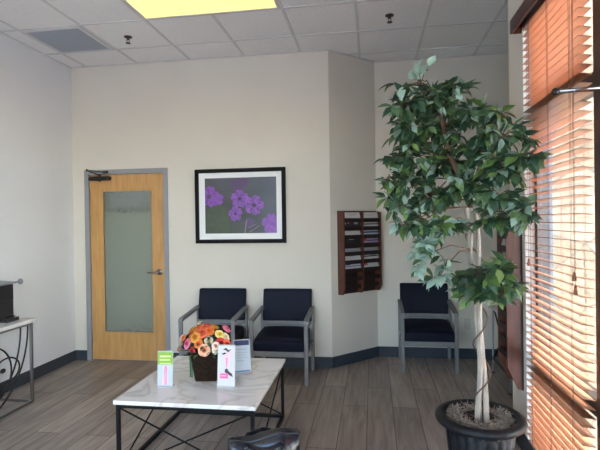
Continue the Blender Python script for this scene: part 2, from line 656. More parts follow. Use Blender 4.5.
# window unit in the right wall, bronze frame with mullions and two transoms
q = MB()
FX0, FX1 = 1.03, 1.10
q.box((FX0, YJ - .055, .06), (FX1, YJ, 2.83), BRONZE)
for y in (2.275, 1.215, .155, -.905):
    q.box((FX0 - .002, y - .135, .06), (FX1 + .02, y + .135, 2.83), BRONZE)
for z0, z1 in ((.06, .11), (.585, .665), (2.135, 2.215), (2.78, 2.83)):
    q.box((FX0 + .005, YN, z0), (FX1 + .005, YJ - .002, z1), BRONZE)
w = struct(q.build('window_1'))
q = MB()
q.box((1.062, YN + .02, .09), (1.068, YJ - .03, 2.80), GLASS)
q.build('window_pane', w)
q = MB()
q.box((1.100, YJ - .03, 0), (1.109, YJ + .10, 2.9), REVEAL)
q.box((1.109, YJ - .02, 0), (1.121, YJ + .10, 2.9), EXTGREY)
q.box((1.12, YJ + .015, -.05), (1.145, YJ + .20, 3.4), EXTGREY)
struct(q.build('trim_2'))
# exterior
g = bx('ground', (-12, -14, -.25), (16, 14, -.09), PAVE)
struct(g)
sw = bx('exterior_stone_wall', (1.145, YC - .26, -.09), (4.6, YC - .13, 3.6), STONE)
struct(sw)
rf = bx('roof', (XL - .2, YF - .15, H + .08), (XW + .3, YC, H + .2), EXTROOF)
struct(rf)
rf = bx('roof', (XL - .2, YC, H + .08), (XR + .3, Y2 + 1.6, H + .2), EXTROOF)
struct(rf)

# baseboards
BH, BT = .112, .012


def base(name, a, b, nrm):
    a, b, nrm = Vector(a), Vector(b), Vector(nrm)
    q = MB()
    q.prism([(a.x, a.y, 0), (b.x, b.y, 0), ((b + nrm * BT).x, (b + nrm * BT).y, 0), ((a + nrm * BT).x, (a + nrm * BT).y, 0)], (0, 0, BH), BASE)
    return struct(q.build(name))


base('baseboard_left', (XL, YF, 0), (XL, Y1, 0), (1, 0, 0))
q = MB()
q.box((XL, Y1 - BT, 0), (DX0, Y1, BH), BASE)
q.box((DX1, Y1 - BT, 0), (XA, Y1, BH), BASE)
struct(q.build('baseboard_back'))
base('baseboard_diagonal', (XA, Y1 - .001, 0), (XB, Y2 - .001, 0), (.7071, -.7071, 0))
base('baseboard_recess', (XB, Y2, 0), (XR, Y2, 0), (0, -1, 0))
q = MB()
q.box((XW - BT, YF, 0), (XW, YC, BH), BASE)
q.box((XW - BT, YC, 0), (XR, YC + BT, BH), BASE)
struct(q.build('baseboard_right'))

# ceiling grid: T-bars
G = .6096
gx, gy = -3.159, 4.525
q = MB()
zt = H - .006
for i in range(-0, 12):
    x = gx + i * G
    if x < XW:
        # up to the back wall, the diagonal or the recess wall
        yend = Y1 if x < XA else (Y1 + (x - XA) if x < XB else Y2)
        q.box((x - .012, YF, zt), (x + .012, yend, H), TBAR)
    elif x < XR:
        q.box((x - .012, YC, zt), (x + .012, Y2, H), TBAR)
for j in range(-1, 11):
    y = gy - j * G
    x0 = XL if y < Y1 else XA + (y - Y1)
    x1 = XW if y < YC else XR
    q.box((x0, y - .012, zt - .0005), (x1, y + .012, H), TBAR)
# wall angle
q.box((XL, YF, zt), (XL + .02, Y1, H), TBAR)
q.box((XL, Y1 - .02, zt), (XA, Y1, H), TBAR)
q.box((XB, Y2 - .02, zt), (XR, Y2, H), TBAR)
q.box((XW - .02, YF, zt), (XW, YC, H), TBAR)
q.prism([(XA, Y1, zt), (XB, Y2, zt), (XB + .014, Y2 - .014, zt), (XA + .014, Y1 - .014, zt)], (0, 0, .006), TBAR)
struct(q.build('trim_3'))


# ------------------------------------------------------------------ troffers, vent, sprinklers
def troffer(i, j, label):
    x0, x1 = gx + i * G + .012, gx + (i + 2) * G - .012
    y0, y1 = gy - (j + 1) * G + .012, gy - j * G - .012
    t = empty('ceiling_light', ((x0 + x1) / 2, (y0 + y1) / 2, H - .012))
    hx, hy = (x1 - x0) / 2, (y1 - y0) / 2
    q = MB()
    for a, b in (((-hx, -hy), (hx, -hy + .022)), ((-hx, hy - .022), (hx, hy)), ((-hx, -hy + .022), (-hx + .022, hy - .022)), ((hx - .022, -hy + .022), (hx, hy - .022))):
        q.box((*a, 0), (*b, .010), TBAR)
    q.build('frame', t)
    bx('diffuser', (-hx + .022, -hy + .022, .003), (hx - .022, hy - .022, .009), DIFF, t)
    tag(t, label, 'ceiling light', 'recessed ceiling lights')
    return t


troffer(2, 1, 'long warm yellow lit ceiling panel in front of the back wall')
troffer(2, 5, 'lit ceiling panel above the viewer, nearer the storefront')
troffer(2, 8, 'lit ceiling panel closest to the storefront')

x0, x1, y0, y1 = gx + .012, gx + G - .012, gy - G + .012, gy - .012
v = empty('ceiling_vent', ((x0 + x1) / 2, (y0 + y1) / 2, H - .014))
hx = (x1 - x0) / 2
q = MB()
for a, b in (((-hx, -hx), (hx, -hx + .03)), ((-hx, hx - .03), (hx, hx)), ((-hx, -hx + .03), (-hx + .03, hx - .03)), ((hx - .03, -hx + .03), (hx, hx - .03))):
    q.box((*a, 0), (*b, .013), TBAR)
q.build('frame', v)
q = MB()
q.box((-hx + .03, -hx + .03, .008), (hx - .03, hx - .03, .013), VENTHOLE)
n = 22
for k in range(n):
    t = -hx + .03 + (k + .5) * (2 * hx - .06) / n
    q.box((t - .007, -hx + .03, .003), (t + .007, hx - .03, .008), VENTM)
    q.box((-hx + .03, t - .005, .0045), (hx - .03, t + .005, .0075), VENTM)
q.build('grille', v)
tag(v, 'square grey perforated air return grille in the ceiling above the door', 'ceiling vent')


def sprinkler(x, y, label):
    t = empty('fire_sprinkler', (x, y, H))
    q = MB()
    q.lathe([(.001, 0), (.038, 0), (.036, -.008), (.014, -.014), (.012, -.03), (.001, -.03)], SPRK, 20)
    q.build('escutcheon', t)
    q = MB()
    for s_ in (-1, 1):
        q.tube([(s_ * .006, 0, -.028), (s_ * .015, 0, -.04), (s_ * .004, 0, -.056)], .003, SPRK, 6)
    q.lathe([(.001, -.055), (.006, -.055), (.024, -.060), (.024, -.063), (.001, -.063)], SPRK, 14)
    q.build('deflector', t)
    tag(t, label, 'sprinkler', 'ceiling fire sprinklers')


sprinkler(-2.271, 4.25, 'bronze fire sprinkler head in the ceiling beside the grey vent')
sprinkler(.172, 4.228, 'bronze fire sprinkler head in the ceiling above the ficus side of the room')

# ------------------------------------------------------------------ the door
d = struct(empty('door_1', (DX0, Y1, 0)))
Wd = DX1 - DX0
q = MB()
for a, b in ((0, .052), (Wd - .05, Wd)):
    q.box((a, -.014, 0), (b, .119, DZ), GREYMETAL)
q.box((.052, -.014, DZ - .052), (Wd - .05, .119, DZ), GREYMETAL)
# stop
q.box((.052, .062, 0), (.066, .09, DZ - .052), GREYMETAL)
q.box((Wd - .064, .062, 0), (Wd - .05, .09, DZ - .052), GREYMETAL)
q.build('door_frame', d, .002)
L0, L1, LT = .055, Wd - .053, DZ - .055
g0, g1, gb, gt = .200, .804, .312, 1.915
q = MB()
yy0, yy1 = .010, .055
q.box((L0, yy0, .012), (g0, yy1, LT), MAPLE)
q.box((g1, yy0, .012), (L1, yy1, LT), MAPLE)
q.box((g0, yy0, .012), (g1, yy1, gb), MAPLE)
q.box((g0, yy0, gt), (g1, yy1, LT), MAPLE)
leaf = q.build('door_leaf', d)
q = MB()
for a, b in (((g0, gb), (g0 + .014, gt)), ((g1 - .014, gb), (g1, gt)), ((g0 + .014, gb), (g1 - .014, gb + .014)), ((g0 + .014, gt - .014), (g1 - .014, gt))):
    q.box((a[0], yy0 - .003, a[1]), (b[0], yy0 + .010, b[1]), MAPLE)
q.build('glazing_bead', leaf, .002)
bx('glass_panel', (g0 + .002, .027, gb + .002), (g1 - .002, .033, gt - .002), RAIN, leaf)
# lever handle
hxx, hz = L1 - .062, 1.0
q = MB()
q.tube([(hxx, yy0 + .001, hz), (hxx, yy0 - .012, hz)], .034, NICKEL, 20)
q.tube([(hxx, yy0 - .010, hz), (hxx, yy0 - .055, hz)], .011, NICKEL, 12)
q.tube([(hxx + .008, yy0 - .052, hz), (hxx - .03, yy0 - .054, hz), (hxx - .12, yy0 - .050, hz - .004)], [.011, .010, .007], NICKEL, 10)
q.build('door_handle', d)
for hz_ in (.25, 1.05, 1.88):
    q = MB()
    q.tube([(L0 - .002, yy0 - .006, hz_ - .055), (L0 - .002, yy0 - .006, hz_ + .055)], .009, NICKEL, 10)
    q.box((L0 - .022, yy0 - .012, hz_ - .055), (L0 - .002, yy0 - .002, hz_ + .055), NICKEL)
    q.build('hinge', d)
c = empty('door_closer', (DX0, Y1, 0))
q = MB()
q.box((.085, -.045, 2.025), (.31, .009, 2.07), DARKMETAL)
q.tube([(.085, -.018, 2.047), (.065, -.018, 2.047)], .02, DARKMETAL, 14)
q.tube([(.31, -.018, 2.047), (.325, -.018, 2.047)], .02, DARKMETAL, 14)
q.tube([(.20, -.03, 2.07), (.20, -.03, 2.02 - .01)], .014, DARKMETAL, 12)
q.build('closer_body', c, .004)
q = MB()
q.bar((.20, -.03, 2.083), (.115, -.14, 2.125), .018, .009, DARKMETAL)
q.bar((.115, -.14, 2.13), (.265, -.016, 2.115), .014, .010, DARKMETAL)
q.box((.235, -.03, 2.10), (.295, -.0145, 2.13), DARKMETAL)
q.tube([(.20, -.03, 2.068), (.20, -.03, 2.094)], .014, DARKMETAL, 10)
q.tube([(.115, -.14, 2.118), (.115, -.14, 2.142)], .010, DARKMETAL, 10)
q.build('closer_arm', c)
tag(c, 'dark bronze door closer with folded arm at the top of the maple door', 'door closer')

# the corridor seen dimly through the textured glass
q = MB()
q.box((-4.1, 6.5, 0), (-1.5, 6.6, 2.7), CORRIDOR)
q.box((-4.2, Y1 + .12, 0), (-4.1, 6.6, 2.7), CORRIDOR)
q.box((-1.5, Y1 + .12, 0), (-1.4, 6.6, 2.7), CORRIDOR)
q.box((-4.2, Y1 + .121, 2.7), (-1.4, 6.6, 2.8), CEIL)
struct(q.build('wall_corridor'))
struct(bx('floor', (-4.2, Y1 + .1, -.08), (-1.4, 6.6, -.002), FLOOR))
t = empty('ceiling_light', (-2.6, 5.75, 2.69))
bx('diffuser', (-.5, -.25, -.01), (.5, .25, 0), mat('corridor_light', (.9, .9, .9), .6, emit=(1, .93, .80), estr=0.7), t)
tag(t, 'lit ceiling panel of the corridor behind the glass door', 'ceiling light')
t = empty('framed_picture', (-3.46, 6.498, 1.95))
q = MB()
for a, b in (((-.32, -.24), (-.27, .24)), ((.27, -.24), (.32, .24)), ((-.27, -.24), (.27, -.19)), ((-.27, .19), (.27, .24))):
    q.box((a[0], -.03, a[1]), (b[0], 0, b[1]), FRAMEBLK)
q.build('frame', t)
bx('print', (-.27, -.012, -.19), (.27, -.004, .19), PAPERG, t)
tag(t, 'blurred dark framed picture on the corridor wall behind the door glass', 'picture')

# ------------------------------------------------------------------ framed flower photograph
px0, px1, pz0, pz1 = -1.896, -.899, 1.311, 2.111
pw, ph = px1 - px0, pz1 - pz0
t = empty('framed_picture', (px0, Y1 - .001, pz0))
q = MB()
fw = .042
q.box((0, -.028, 0), (fw, 0, ph), FRAMEBLK)
q.box((pw - fw, -.028, 0), (pw, 0, ph), FRAMEBLK)
q.box((fw, -.028, 0), (pw - fw, 0, fw), FRAMEBLK)
q.box((fw, -.028, ph - fw), (pw - fw, 0, ph), FRAMEBLK)
q.build('frame', t, .003)
ix0, ix1, iz0, iz1 = .108, pw - .10, .105, ph - .098
q = MB()
q.box((fw, -.014, fw), (ix0, -.010, ph - fw), MATWHITE)
q.box((ix1, -.014, fw), (pw - fw, -.010, ph - fw), MATWHITE)
q.box((ix0, -.014, fw), (ix1, -.010, iz0), MATWHITE)
q.box((ix0, -.014, iz1), (ix1, -.010, ph - fw), MATWHITE)
q.build('mat_board', t)
iw, ih = ix1 - ix0, iz1 - iz0
pr = bx('print', (ix0, -.009, iz0), (ix1, -.007, iz1), ARTBG, t)
q = MB()
lay = [0]


def clipx(pts):
    return [(min(max(x, ix0 + .001), ix1 - .001), min(max(z, iz0 + .001), iz1 - .001)) for x, z in pts]


def flat(pts, m_):
    """printed shape on the sheet (u,v in 0..1 of the print)"""
    lay[0] += 1
    y = -.0092 - lay[0] * .00003
    P = clipx([(ix0 + u * iw, iz0 + v_ * ih) for u, v_ in pts])
    q.add([(x, y, z) for x, z in P], [tuple(range(len(P)))], m_)


def bloom(u, v_, r, m_, rot=0.0, centre=True):
    a = iw / ih
    for k in range(5):
        t0 = rot + k * 2 * PI / 5
        pts = [(u, v_)]
        for s_ in range(-4, 5):
            an = t0 + s_ * .158
            rr = r * (1 - .30 * abs(s_ / 4) ** 2.5 + (-.09 if s_ == 0 else 0))
            pts.append((u + rr * math.cos(an), v_ + rr * math.sin(an) * a))
        flat(pts, m_)
    if centre:
        flat([(u + r * .2 * math.cos(k * .7), v_ + r * .2 * math.sin(k * .7) * a) for k in range(9)], PETALC)
        for k in range(10):
            an = rot + (k + .5) * PI / 5
            an2 = an + (.12 if k % 2 == 0 else .05)
            flat([(u, v_), (u + r * .7 * math.cos(an), v_ + r * .7 * math.sin(an) * a), (u + r * .7 * math.cos(an2), v_ + r * .7 * math.sin(an2) * a)], PETALC)


bloom(.46, .86, .10, PETALB, .2, False)
bloom(.53, .92, .09, PETALB, .6, False)
flat([(0, 0)] + [(.17 + .17 * math.cos(t_), .24 + .28 * math.sin(t_)) for t_ in [PI - k * PI / 12 for k in range(13)]] + [(.36, 0)], CACTUS)
for k in range(26):
    u, v_ = .03 + .3 * random.random(), .03 + .42 * random.random()
    if (u - .17) ** 2 / .15 ** 2 + max(v_ - .24, 0) ** 2 / .25 ** 2 < 1:
        flat([(u, v_), (u + .012, v_ + .008), (u + .006, v_ + .03)], CACTUSD)
bloom(.06, .67, .15, PETALP, .1)
bloom(.18, .62, .09, PETALP, .5, False)
bloom(.49, .62, .13, PETALP, .3)
bloom(.69, .50, .14, PETALP, .0)
bloom(.43, .35, .105, PETALP, .5)
flat([(.50, .32), (.58, .36), (.66, .30), (.68, .22), (.60, .24), (.56, .18), (.52, .24)], CACTUSD)
bloom(.62, .18, .085, PETALB, .5, False)
for a_, b_ in (((.55, .0), (.58, .24)), ((.62, .02), (.76, .14)), ((.6, .1), (.72, .17))):
    flat([a_, (a_[0] + .012, a_[1]), (b_[0] + .012, b_[1]), b_], TWIGP)
bloom(.93, .17, .14, PETALP, .4, False)
bloom(.99, .10, .15, PETALP, .1, False)
q.build('flower_image', pr, fix=False)
tag(t, 'black framed print of purple cactus flowers in a white mat on the back wall', 'picture')

# wall outlet on the recess wall
t = empty('wall_outlet', (1.012, Y2 - .0005, .38))
bx('cover_plate', (-.036, -.006, -.058), (.036, 0, .058), OUTLETW, t, .002)
for z in (-.022, .022):
    bx('socket', (-.016, -.008, z - .014), (.016, -.005, z + .014), OUTLETW, t, .003)
tag(t, 'ivory electrical outlet low on the recess wall right of the far chair', 'outlet')


# ------------------------------------------------------------------ brochure racks
def rack(name, loc, rz, w_, h_, cols, rows, zfirst, pitch, dep, label, taper, cut=None):
    """local frame: x along the wall, -y out of the wall, z up from the wall-side bottom"""
    t = empty(name, loc, rz)
    q = MB()
    th = .016
    q.box((0, -.012, 0), (w_, 0, h_), MAHOGDK)
    q.build('back_panel', t)
    xs = [i * (w_ - th) / cols for i in range(cols + 1)]
    for i, x in enumerate(xs):
        q = MB()
        zt = h_ - (.0 if i in (0, cols) else .0)
        q.prism([(x, -.012, 0), (x, -dep * (.35 if taper > .14 else .72), .004), (x, -dep, taper), (x, -dep, h_ - .015), (x, -.012, h_)], (th, 0, 0), MAHOG)
        q.build('side_panel' if i in (0, cols) else 'divider', t)
    q = MB()
    q.box((th, -dep * .5, h_ - .02), (w_ - th, -.012, h_ - .004), MAHOG)
    q.build('top_rail', t)
    for c_ in range(cols):
        a, b = xs[c_] + th, xs[c_ + 1]
        for r_ in range(rows):
            z = zfirst - r_ * pitch
            if z < .03:
                continue
            q = MB()
            # slanting pocket front with a shelf behind it
            yo = -dep * .92 if z - .06 > taper else -dep * (.35 if taper > .14 else .66)
            q.prism([(a, yo, z - .05), (a, yo - .0, z - .056), (a, -.02, z - .056), (a, -.02, z - .05)], (b - a, 0, 0), MAHOGDK)
            q.prism([(a, yo, z - .055), (a, yo - .004, z - .055), (a, yo - .004, z - .012), (a, yo, z - .012)], (b - a, 0, 0), MAHOGDK)
            q.build('pocket', t)
    return t, xs


def brochure(M, a, b, y, z, hh, mats, label, group, lean=.02):
    """a folded brochure standing in a pocket; mats = (paper, [(u0,u1,v0,v1,mat)...])"""
    t = empty('brochure')
    t.matrix_world = M @ Matrix.Translation((a, y, z))
    w_ = b - a
    q = MB()
    q.prism([(0, 0, 0), (0, .006, 0), (0, .006 + lean, hh), (0, lean, hh)], (w_, 0, 0), mats[0])
    ang = math.atan2(lean, hh)
    for k, (u0, u1, v0, v1, m_) in enumerate(mats[1]):
        e = -.0006 - k * .0002
        P = []
        for u, v_ in ((u0, v0), (u1, v0), (u1, v1), (u0, v1)):
            P.append((u * w_, e + lean * v_, v_ * hh))
        q.add(P, [(0, 1, 2, 3)], m_)
    q.build('cover', t)
    tag(t, label, 'brochure', group)
    return t


rz1 = math.radians(45)
RW, RH, RD = .555, .885, .10
rb = (-.367, 5.028, .754)
nv = Vector((.7071, -.7071, 0))
rk, xs = rack('brochure_rack', Vector(rb) + nv * .0015, rz1, RW, RH, 2, 9, .818, .0885, RD, '', .07)
tag(rk, 'mahogany two-column brochure rack hanging on the angled wall', 'brochure rack')
RM = Matrix.Translation(Vector(rb) + nv * .0015) @ Matrix.Rotation(rz1, 4, 'Z')
txt = lambda v0: (.2, .8, v0, v0 + .05, PAPERT)
specs = [
    # column 0 from the top
    (0, 0, PAPERW, [(.25, .85, .78, .84, PAPERT), (.32, .75, .67, .72, PAPERT)], 'white leaflet with two text lines, left column, top pocket of the mahogany rack'),
    (0, 1, PAPERK, [(.03, .16, .62, .92, PAPERG), (.25, .33, .70, .92, PAPERW), (.38, .52, .66, .94, PAPERM), (.62, .86, .62, .92, PAPERG)], 'dark brochure with a strip of small photos, left column of the mahogany rack'),
    (0, 2, PAPERW, [(.25, .78, .80, .84, PAPERT), (.85, .95, .74, .82, PAPERT)], 'white leaflet with one text line, left column under the dark photo brochure'),
    (0, 3, PAPERK, [(.30, .62, .74, .80, PAPERG), (.38, .5, .80, .86, PAPERG)], 'black brochure with a small grey emblem, left column, middle of the rack'),
    (0, 4, PAPERG, [(.10, .85, .86, .92, PAPERT)], 'plain grey brochure in the left column below the black emblem one'),
    (0, 5, PAPERW, [(.28, .70, .76, .82, PAPERT), (.02, .98, .60, .63, PAPERG)], 'white leaflet with grey heading, left column, second filled pocket from bottom'),
    (0, 6, PAPERW, [(.0, 1, .55, .66, PAPERB), (.12, .40, .74, .84, PAPERN), (.40, .92, .86, .91, PAPERN)], 'white brochure with navy swoosh and blue foot, left column, lowest filled pocket'),
    (1, 0, PAPERW, [(.12, .85, .78, .82, PAPERT), (.2, .7, .66, .70, PAPERT)], 'white leaflet with a text line, right column, top pocket of the mahogany rack'),
    (1, 1, PAPERW, [(0, 1, .55, .68, PAPERN), (.05, .95, .84, .9, SKYP)], 'white brochure with a navy bottom band, right column, second pocket of the rack'),
    (1, 2, SKYP, [(0, 1, .55, .70, PAPERN), (.1, .8, .80, .85, PAPERB)], 'pale blue brochure with dark blue foot, right column, third pocket of the rack'),
    (1, 3, PAPERP, [(0, .28, .55, .82, PAPERR), (.28, 1, .55, .66, PAPERM), (.4, .9, .86, .92, PAPERB)], 'lilac and red brochure in the right column, middle of the rack'),
    (1, 4, PAPERG, [(.15, .80, .86, .92, PAPERT)], 'plain grey brochure in the right column below the lilac one'),
    (1, 5, PAPERW, [(.05, .95, .60, .72, PAPERK), (.45, .90, .72, .84, PAPERG)], 'brochure with a black and white landscape photo, right column of the rack'),
    (1, 6, PAPERW, [(0, .30, .58, .96, PAPERR), (.4, .9, .78, .82, PAPERT)], 'white brochure with red left edge, right column, lowest filled pocket'),
]
for c_, r_, pm, marks, lab in specs:
    a = xs[c_] + .016 + .012
    b = xs[c_ + 1] - .006
    z = .818 - r_ * .0885 - .049
    brochure(RM, a, b, -.088, z, .098 if r_ != 4 else .070, (pm, marks), lab, 'brochures in the mahogany rack', .03)

# second rack seen edge-on on the window pier; its back is to the pier, pockets face the room
R2 = (XW - .0015, 3.545, .40)
rk2, xs2 = rack('brochure_rack', R2, -PI / 2, .240, 1.12, 1, 11, 1.05, .0885, .10, '', .15)
tag(rk2, 'reddish wooden brochure rack seen side-on, on the pier beside the blinds', 'brochure rack')
RM2 = Matrix.Translation(R2) @ Matrix.Rotation(-PI / 2, 4, 'Z')
for r_, lab in ((1, 'white leaflet in the upper part of the side-on wooden rack'), (2, 'white leaflet half hidden by ficus leaves in the side-on wooden rack')):
    brochure(RM2,   .026, .215, -.088, 1.05 - r_ * .0885 - .049, .098, (PAPERW, [(.2, .8, .78, .83, PAPERT)]), lab, 'leaflets in the side-on rack', .03)


# ------------------------------------------------------------------ guest chairs
def make_chair():
    t = empty('guest_chair')
    X = .262
    for s_ in (-1, 1):
        q = MB()
        q.box((s_ * X - .018, -.255, 0), (s_ * X + .018, -.222, .575), CHAIRGREY)
        q.build('leg', t, .004)
        q = MB()
        q.prism([(s_ * X - .018, .215, 0), (s_ * X - .018, .248, 0), (s_ * X - .018, .265, .64), (s_ * X - .018, .232, .64)], (.036, 0, 0), CHAIRGREY)
        q.build('leg', t, .004)
        q = MB()
        q.prism([(s_ * X - .022, -.258, .565), (s_ * X - .022, -.250, .598), (s_ * X - .022, -.225, .612), (s_ * X - .022, .268, .655), (s_ * X - .022, .268, .628), (s_ * X - .022, -.22, .578)], (.044, 0, 0), CHAIRGREY)
        q.build('armrest', t, .005)
        q = MB()
        q.box((s_ * X - .012, -.222, .272), (s_ * X + .012, .225, .312), CHAIRGREY)
        q.build('side_rail', t, .003)
    q = MB()
    q.box((-X + .018, -.248, .262), (X - .018, -.226, .318), CHAIRGREY)
    q.build('front_rail', t, .003)
    q = MB()
    q.box((-X + .018, .222, .462), (X - .018, .246, .508), CHAIRGREY)
    q.box((-X + .018, .222, .275), (X - .018, .242, .31), CHAIRGREY)
    q.build('back_rail', t, .003)
    # seat cushion
    q = MB()
    n = 12
    vs, fs = [], []
    w_ = .243
    for i in range(n + 1):
        u = i / n
        y = -.262 + u * .475
        top = .425 + .03 * u + .012 * math.sin(PI * u)
        if i == 0:
            top -= .022
        for k in range(n + 1):
            s_ = k / n * 2 - 1
            z = top - .012 * abs(s_) ** 5
            vs.append((s_ * w_, y, z))
    o = len(vs)
    for i in range(n + 1):
        u = i / n
        for k in range(n + 1):
            vs.append(((k / n * 2 - 1) * w_, -.262 + u * .475, .314))
    for i in range(n):
        for k in range(n):
            a = i * (n + 1) + k
            fs.append((a, a + 1, a + n + 2, a + n + 1))
            fs.append((o + a, o + a + n + 1, o + a + n + 2, o + a + 1))
    for k in range(n):
        fs.append((k, o + k, o + k + 1, k + 1))
        a = n * (n + 1) + k
        fs.append((a, a + 1, o + a + 1, o + a))
    for i in range(n):
        a = i * (n + 1)
        fs.append((a, a + n + 1, o + a + n + 1, o + a))
        a = i * (n + 1) + n
        fs.append((a, o + a, o + a + n + 1, a + n + 1))
    q.add(vs, fs, NAVY, True)
    q.build('seat', t, .012, seg=3)
    # backrest, slightly curved and reclined
    q = MB()
    n = 14
    vs, fs = [], []
    wb_ = .256
    for i in range(9):
        u = i / 8
        z = .505 + .325 * u
        for k in range(n + 1):
            s_ = k / n * 2 - 1
            y = .205 + .055 * u + .012 * (1 - s_ * s_) - .010 * math.sin(PI * u)
            vs.append((s_ * wb_, y, z))
    o = len(vs)
    for i in range(9):
        u = i / 8
        for k in range(n + 1):
            s_ = k / n * 2 - 1
            vs.append((s_ * wb_, .255 + .055 * u + .008 * (1 - s_ * s_), .505 + .325 * u))
    N = n + 1
    for i in range(8):
        for k in range(n):
            a = i * N + k
            fs.append((a, a + N, a + N + 1, a + 1))
            fs.append((o + a, o + a + 1, o + a + N + 1, o + a + N))
    for k in range(n):
        fs.append((k, k + 1, o + k + 1, o + k))
        a = 8 * N + k
        fs.append((a, o + a, o + a + 1, a + 1))
    for i in range(8):
        a = i * N
        fs.append((a, o + a, o + a + N, a + N))
        a = i * N + n
        fs.append((a, a + N, o + a + N, o + a))
    q.add(vs, fs, NAVY, True)
    q.build('backrest', t, .014, seg=3)
    return t


ch = make_chair()
for i, (x, y, lab) in enumerate(((-1.592, 4.635, 'navy guest chair with grey arms next to the door, partly behind the flowers'),
                                 (-.888, 4.635, 'navy guest chair with grey arms right of the flowers, under the picture corner'),
                                 (.548, 5.135, 'navy guest chair standing alone in the recess left of the ficus trunk'))):
    o = ch if i == 0 else copy_tree(ch)
    o.location = (x, y, 0)
    tag(o, lab, 'chair', 'navy waiting room chairs')

# ------------------------------------------------------------------ coffee table
TX0, TX1, TY0, TY1, TZ = -1.585, -.690, 2.700, 3.680, .455
t = empty('coffee_table', ((TX0 + TX1) / 2, (TY0 + TY1) / 2, 0))
hx, hy = (TX1 - TX0) / 2, (TY1 - TY0) / 2
bx('tabletop', (-hx, -hy, TZ - .026), (hx, hy, TZ), MARBLE, t, .003)
e = .022
ax, ay = hx - .012, hy - .012
zt = TZ - .0265
for sx in (-1, 1):
    for sy in (-1, 1):
        bx('leg', (sx * ax, sy * ay, 0), (sx * (ax - e), sy * (ay - e), zt), BLACKSTEEL, t, .002)
for z0, z1, nm_ in ((0, e, 'base_frame'), (zt - e, zt, 'top_frame')):
    q = MB()
    for s_ in (-1, 1):
        q.box((-ax + e, s_ * ay, z0), (ax - e, s_ * (ay - e), z1), BLACKSTEEL)
        q.box((s_ * ax, -ay + e, z0), (s_ * (ax - e), ay - e, z1), BLACKSTEEL)
    q.build(nm_, t)
m_ = e / 2
for (a, b) in (((-ax + m_, -ay + m_), (ax - m_, -ay + m_)), ((-ax + m_, ay - m_), (ax - m_, ay - m_)), ((-ax + m_, -ay + m_), (-ax + m_, ay - m_)), ((ax - m_, -ay + m_), (ax - m_, ay - m_))):
    q = MB()
    q.tube([(a[0], a[1], zt - e), (b[0], b[1], e)], .0055, BLACKSTEEL, 8)
    q.tube([(a[0], a[1], e), (b[0], b[1], zt - e)], .0055, BLACKSTEEL, 8)
    q.build('cross_brace', t)
tag(t, 'low square coffee table with white marble top and black crossed metal frame', 'coffee table')


# ------------------------------------------------------------------ flower arrangement
fl = empty('flower_arrangement', (-1.142, 3.165, TZ))
FM = Matrix.Rotation(math.radians(8), 4, 'Z')


def sqring(hw, z, rd=.012):
    pts = []
    for cx, cy, a0 in ((1, 1, 0), (-1, 1, PI / 2), (-1, -1, PI), (1, -1, 1.5 * PI)):
        for k in range(4):
            a = a0 + k * PI / 6
            pts.append((cx * (hw - rd) + rd * math.cos(a), cy * (hw - rd) + rd * math.sin(a), z))
    return pts


q = MB()
rings = [sqring(.072, .001), sqring(.076, .012), sqring(.100, .185), sqring(.106, .190), sqring(.106, .205), sqring(.095, .205), sqring(.093, .165)]
vs = [p for r in rings for p in r]
fs = [tuple(range(15, -1, -1))]
for i in range(len(rings) - 1):
    for k in range(16):
        fs.append((i * 16 + k, i * 16 + (k + 1) % 16, (i + 1) * 16 + (k + 1) % 16, (i + 1) * 16 + k))
fs.append(tuple((len(rings) - 1) * 16 + k for k in range(16)))
q.add(vs, fs, WOVEN, False)
pl = q.build('planter', fl, M=FM)
for s_ in (-1, 1):
    q = MB()
    q.tube([FM @ Vector((s_ * .100, -.03, .165)), FM @ Vector((s_ * .128, -.02, .172)), FM @ Vector((s_ * .135, 0, .175)), FM @ Vector((s_ * .128, .02, .172)), FM @ Vector((s_ * .100, .03, .165))], .007, BLACKSTEEL, 8)
    q.build('handle', pl)


def rose(c, r, axis, m_out, m_in):
    """layered cup of petals around an axis"""
    q = MB()
    ax_ = Vector(axis).normalized()
    a0 = ax_.orthogonal().normalized()
    b0 = ax_.cross(a0)
    c = Vector(c)
    for lay_, (rr, hh, nn, op) in enumerate(((1.0, .50, 6, 1.0), (.80, .62, 5, .75), (.58, .74, 5, .5), (.36, .80, 4, .28), (.18, .84, 3, .12))):
        for k in range(nn):
            th = 2 * PI * k / nn + lay_ * .6 + random.uniform(-.15, .15)
            rows = []
            for iu in range(5):
                u = iu / 4
                rad = r * (.18 * (1 - u) + rr * (u ** .8)) * (1 if u < 1 else 1.02 + .04 * op)
                hgt = r * (hh * math.sin(u * PI * .55) - .45 - (.10 * op if u > .9 else 0))
                wd = (2 * PI / nn) * .92 * (math.sin(PI * (.18 + .70 * u)) ** .5)
                row = []
                for iv in (-1, -.5, 0, .5, 1):
                    an = th + iv * wd
                    rd = rad * (1 - .05 * iv * iv)
                    row.append(c + (a0 * math.cos(an) + b0 * math.sin(an)) * rd + ax_ * (hgt - .06 * r * iv * iv * u))
                rows.append(row)
            vs = [p for row in rows for p in row]
            fs = [(i * 5 + j, i * 5 + j + 1, (i + 1) * 5 + j + 1, (i + 1) * 5 + j) for i in range(4) for j in range(4)]
            q.add(vs, fs, m_out if lay_ < 3 else m_in, True)
    return q


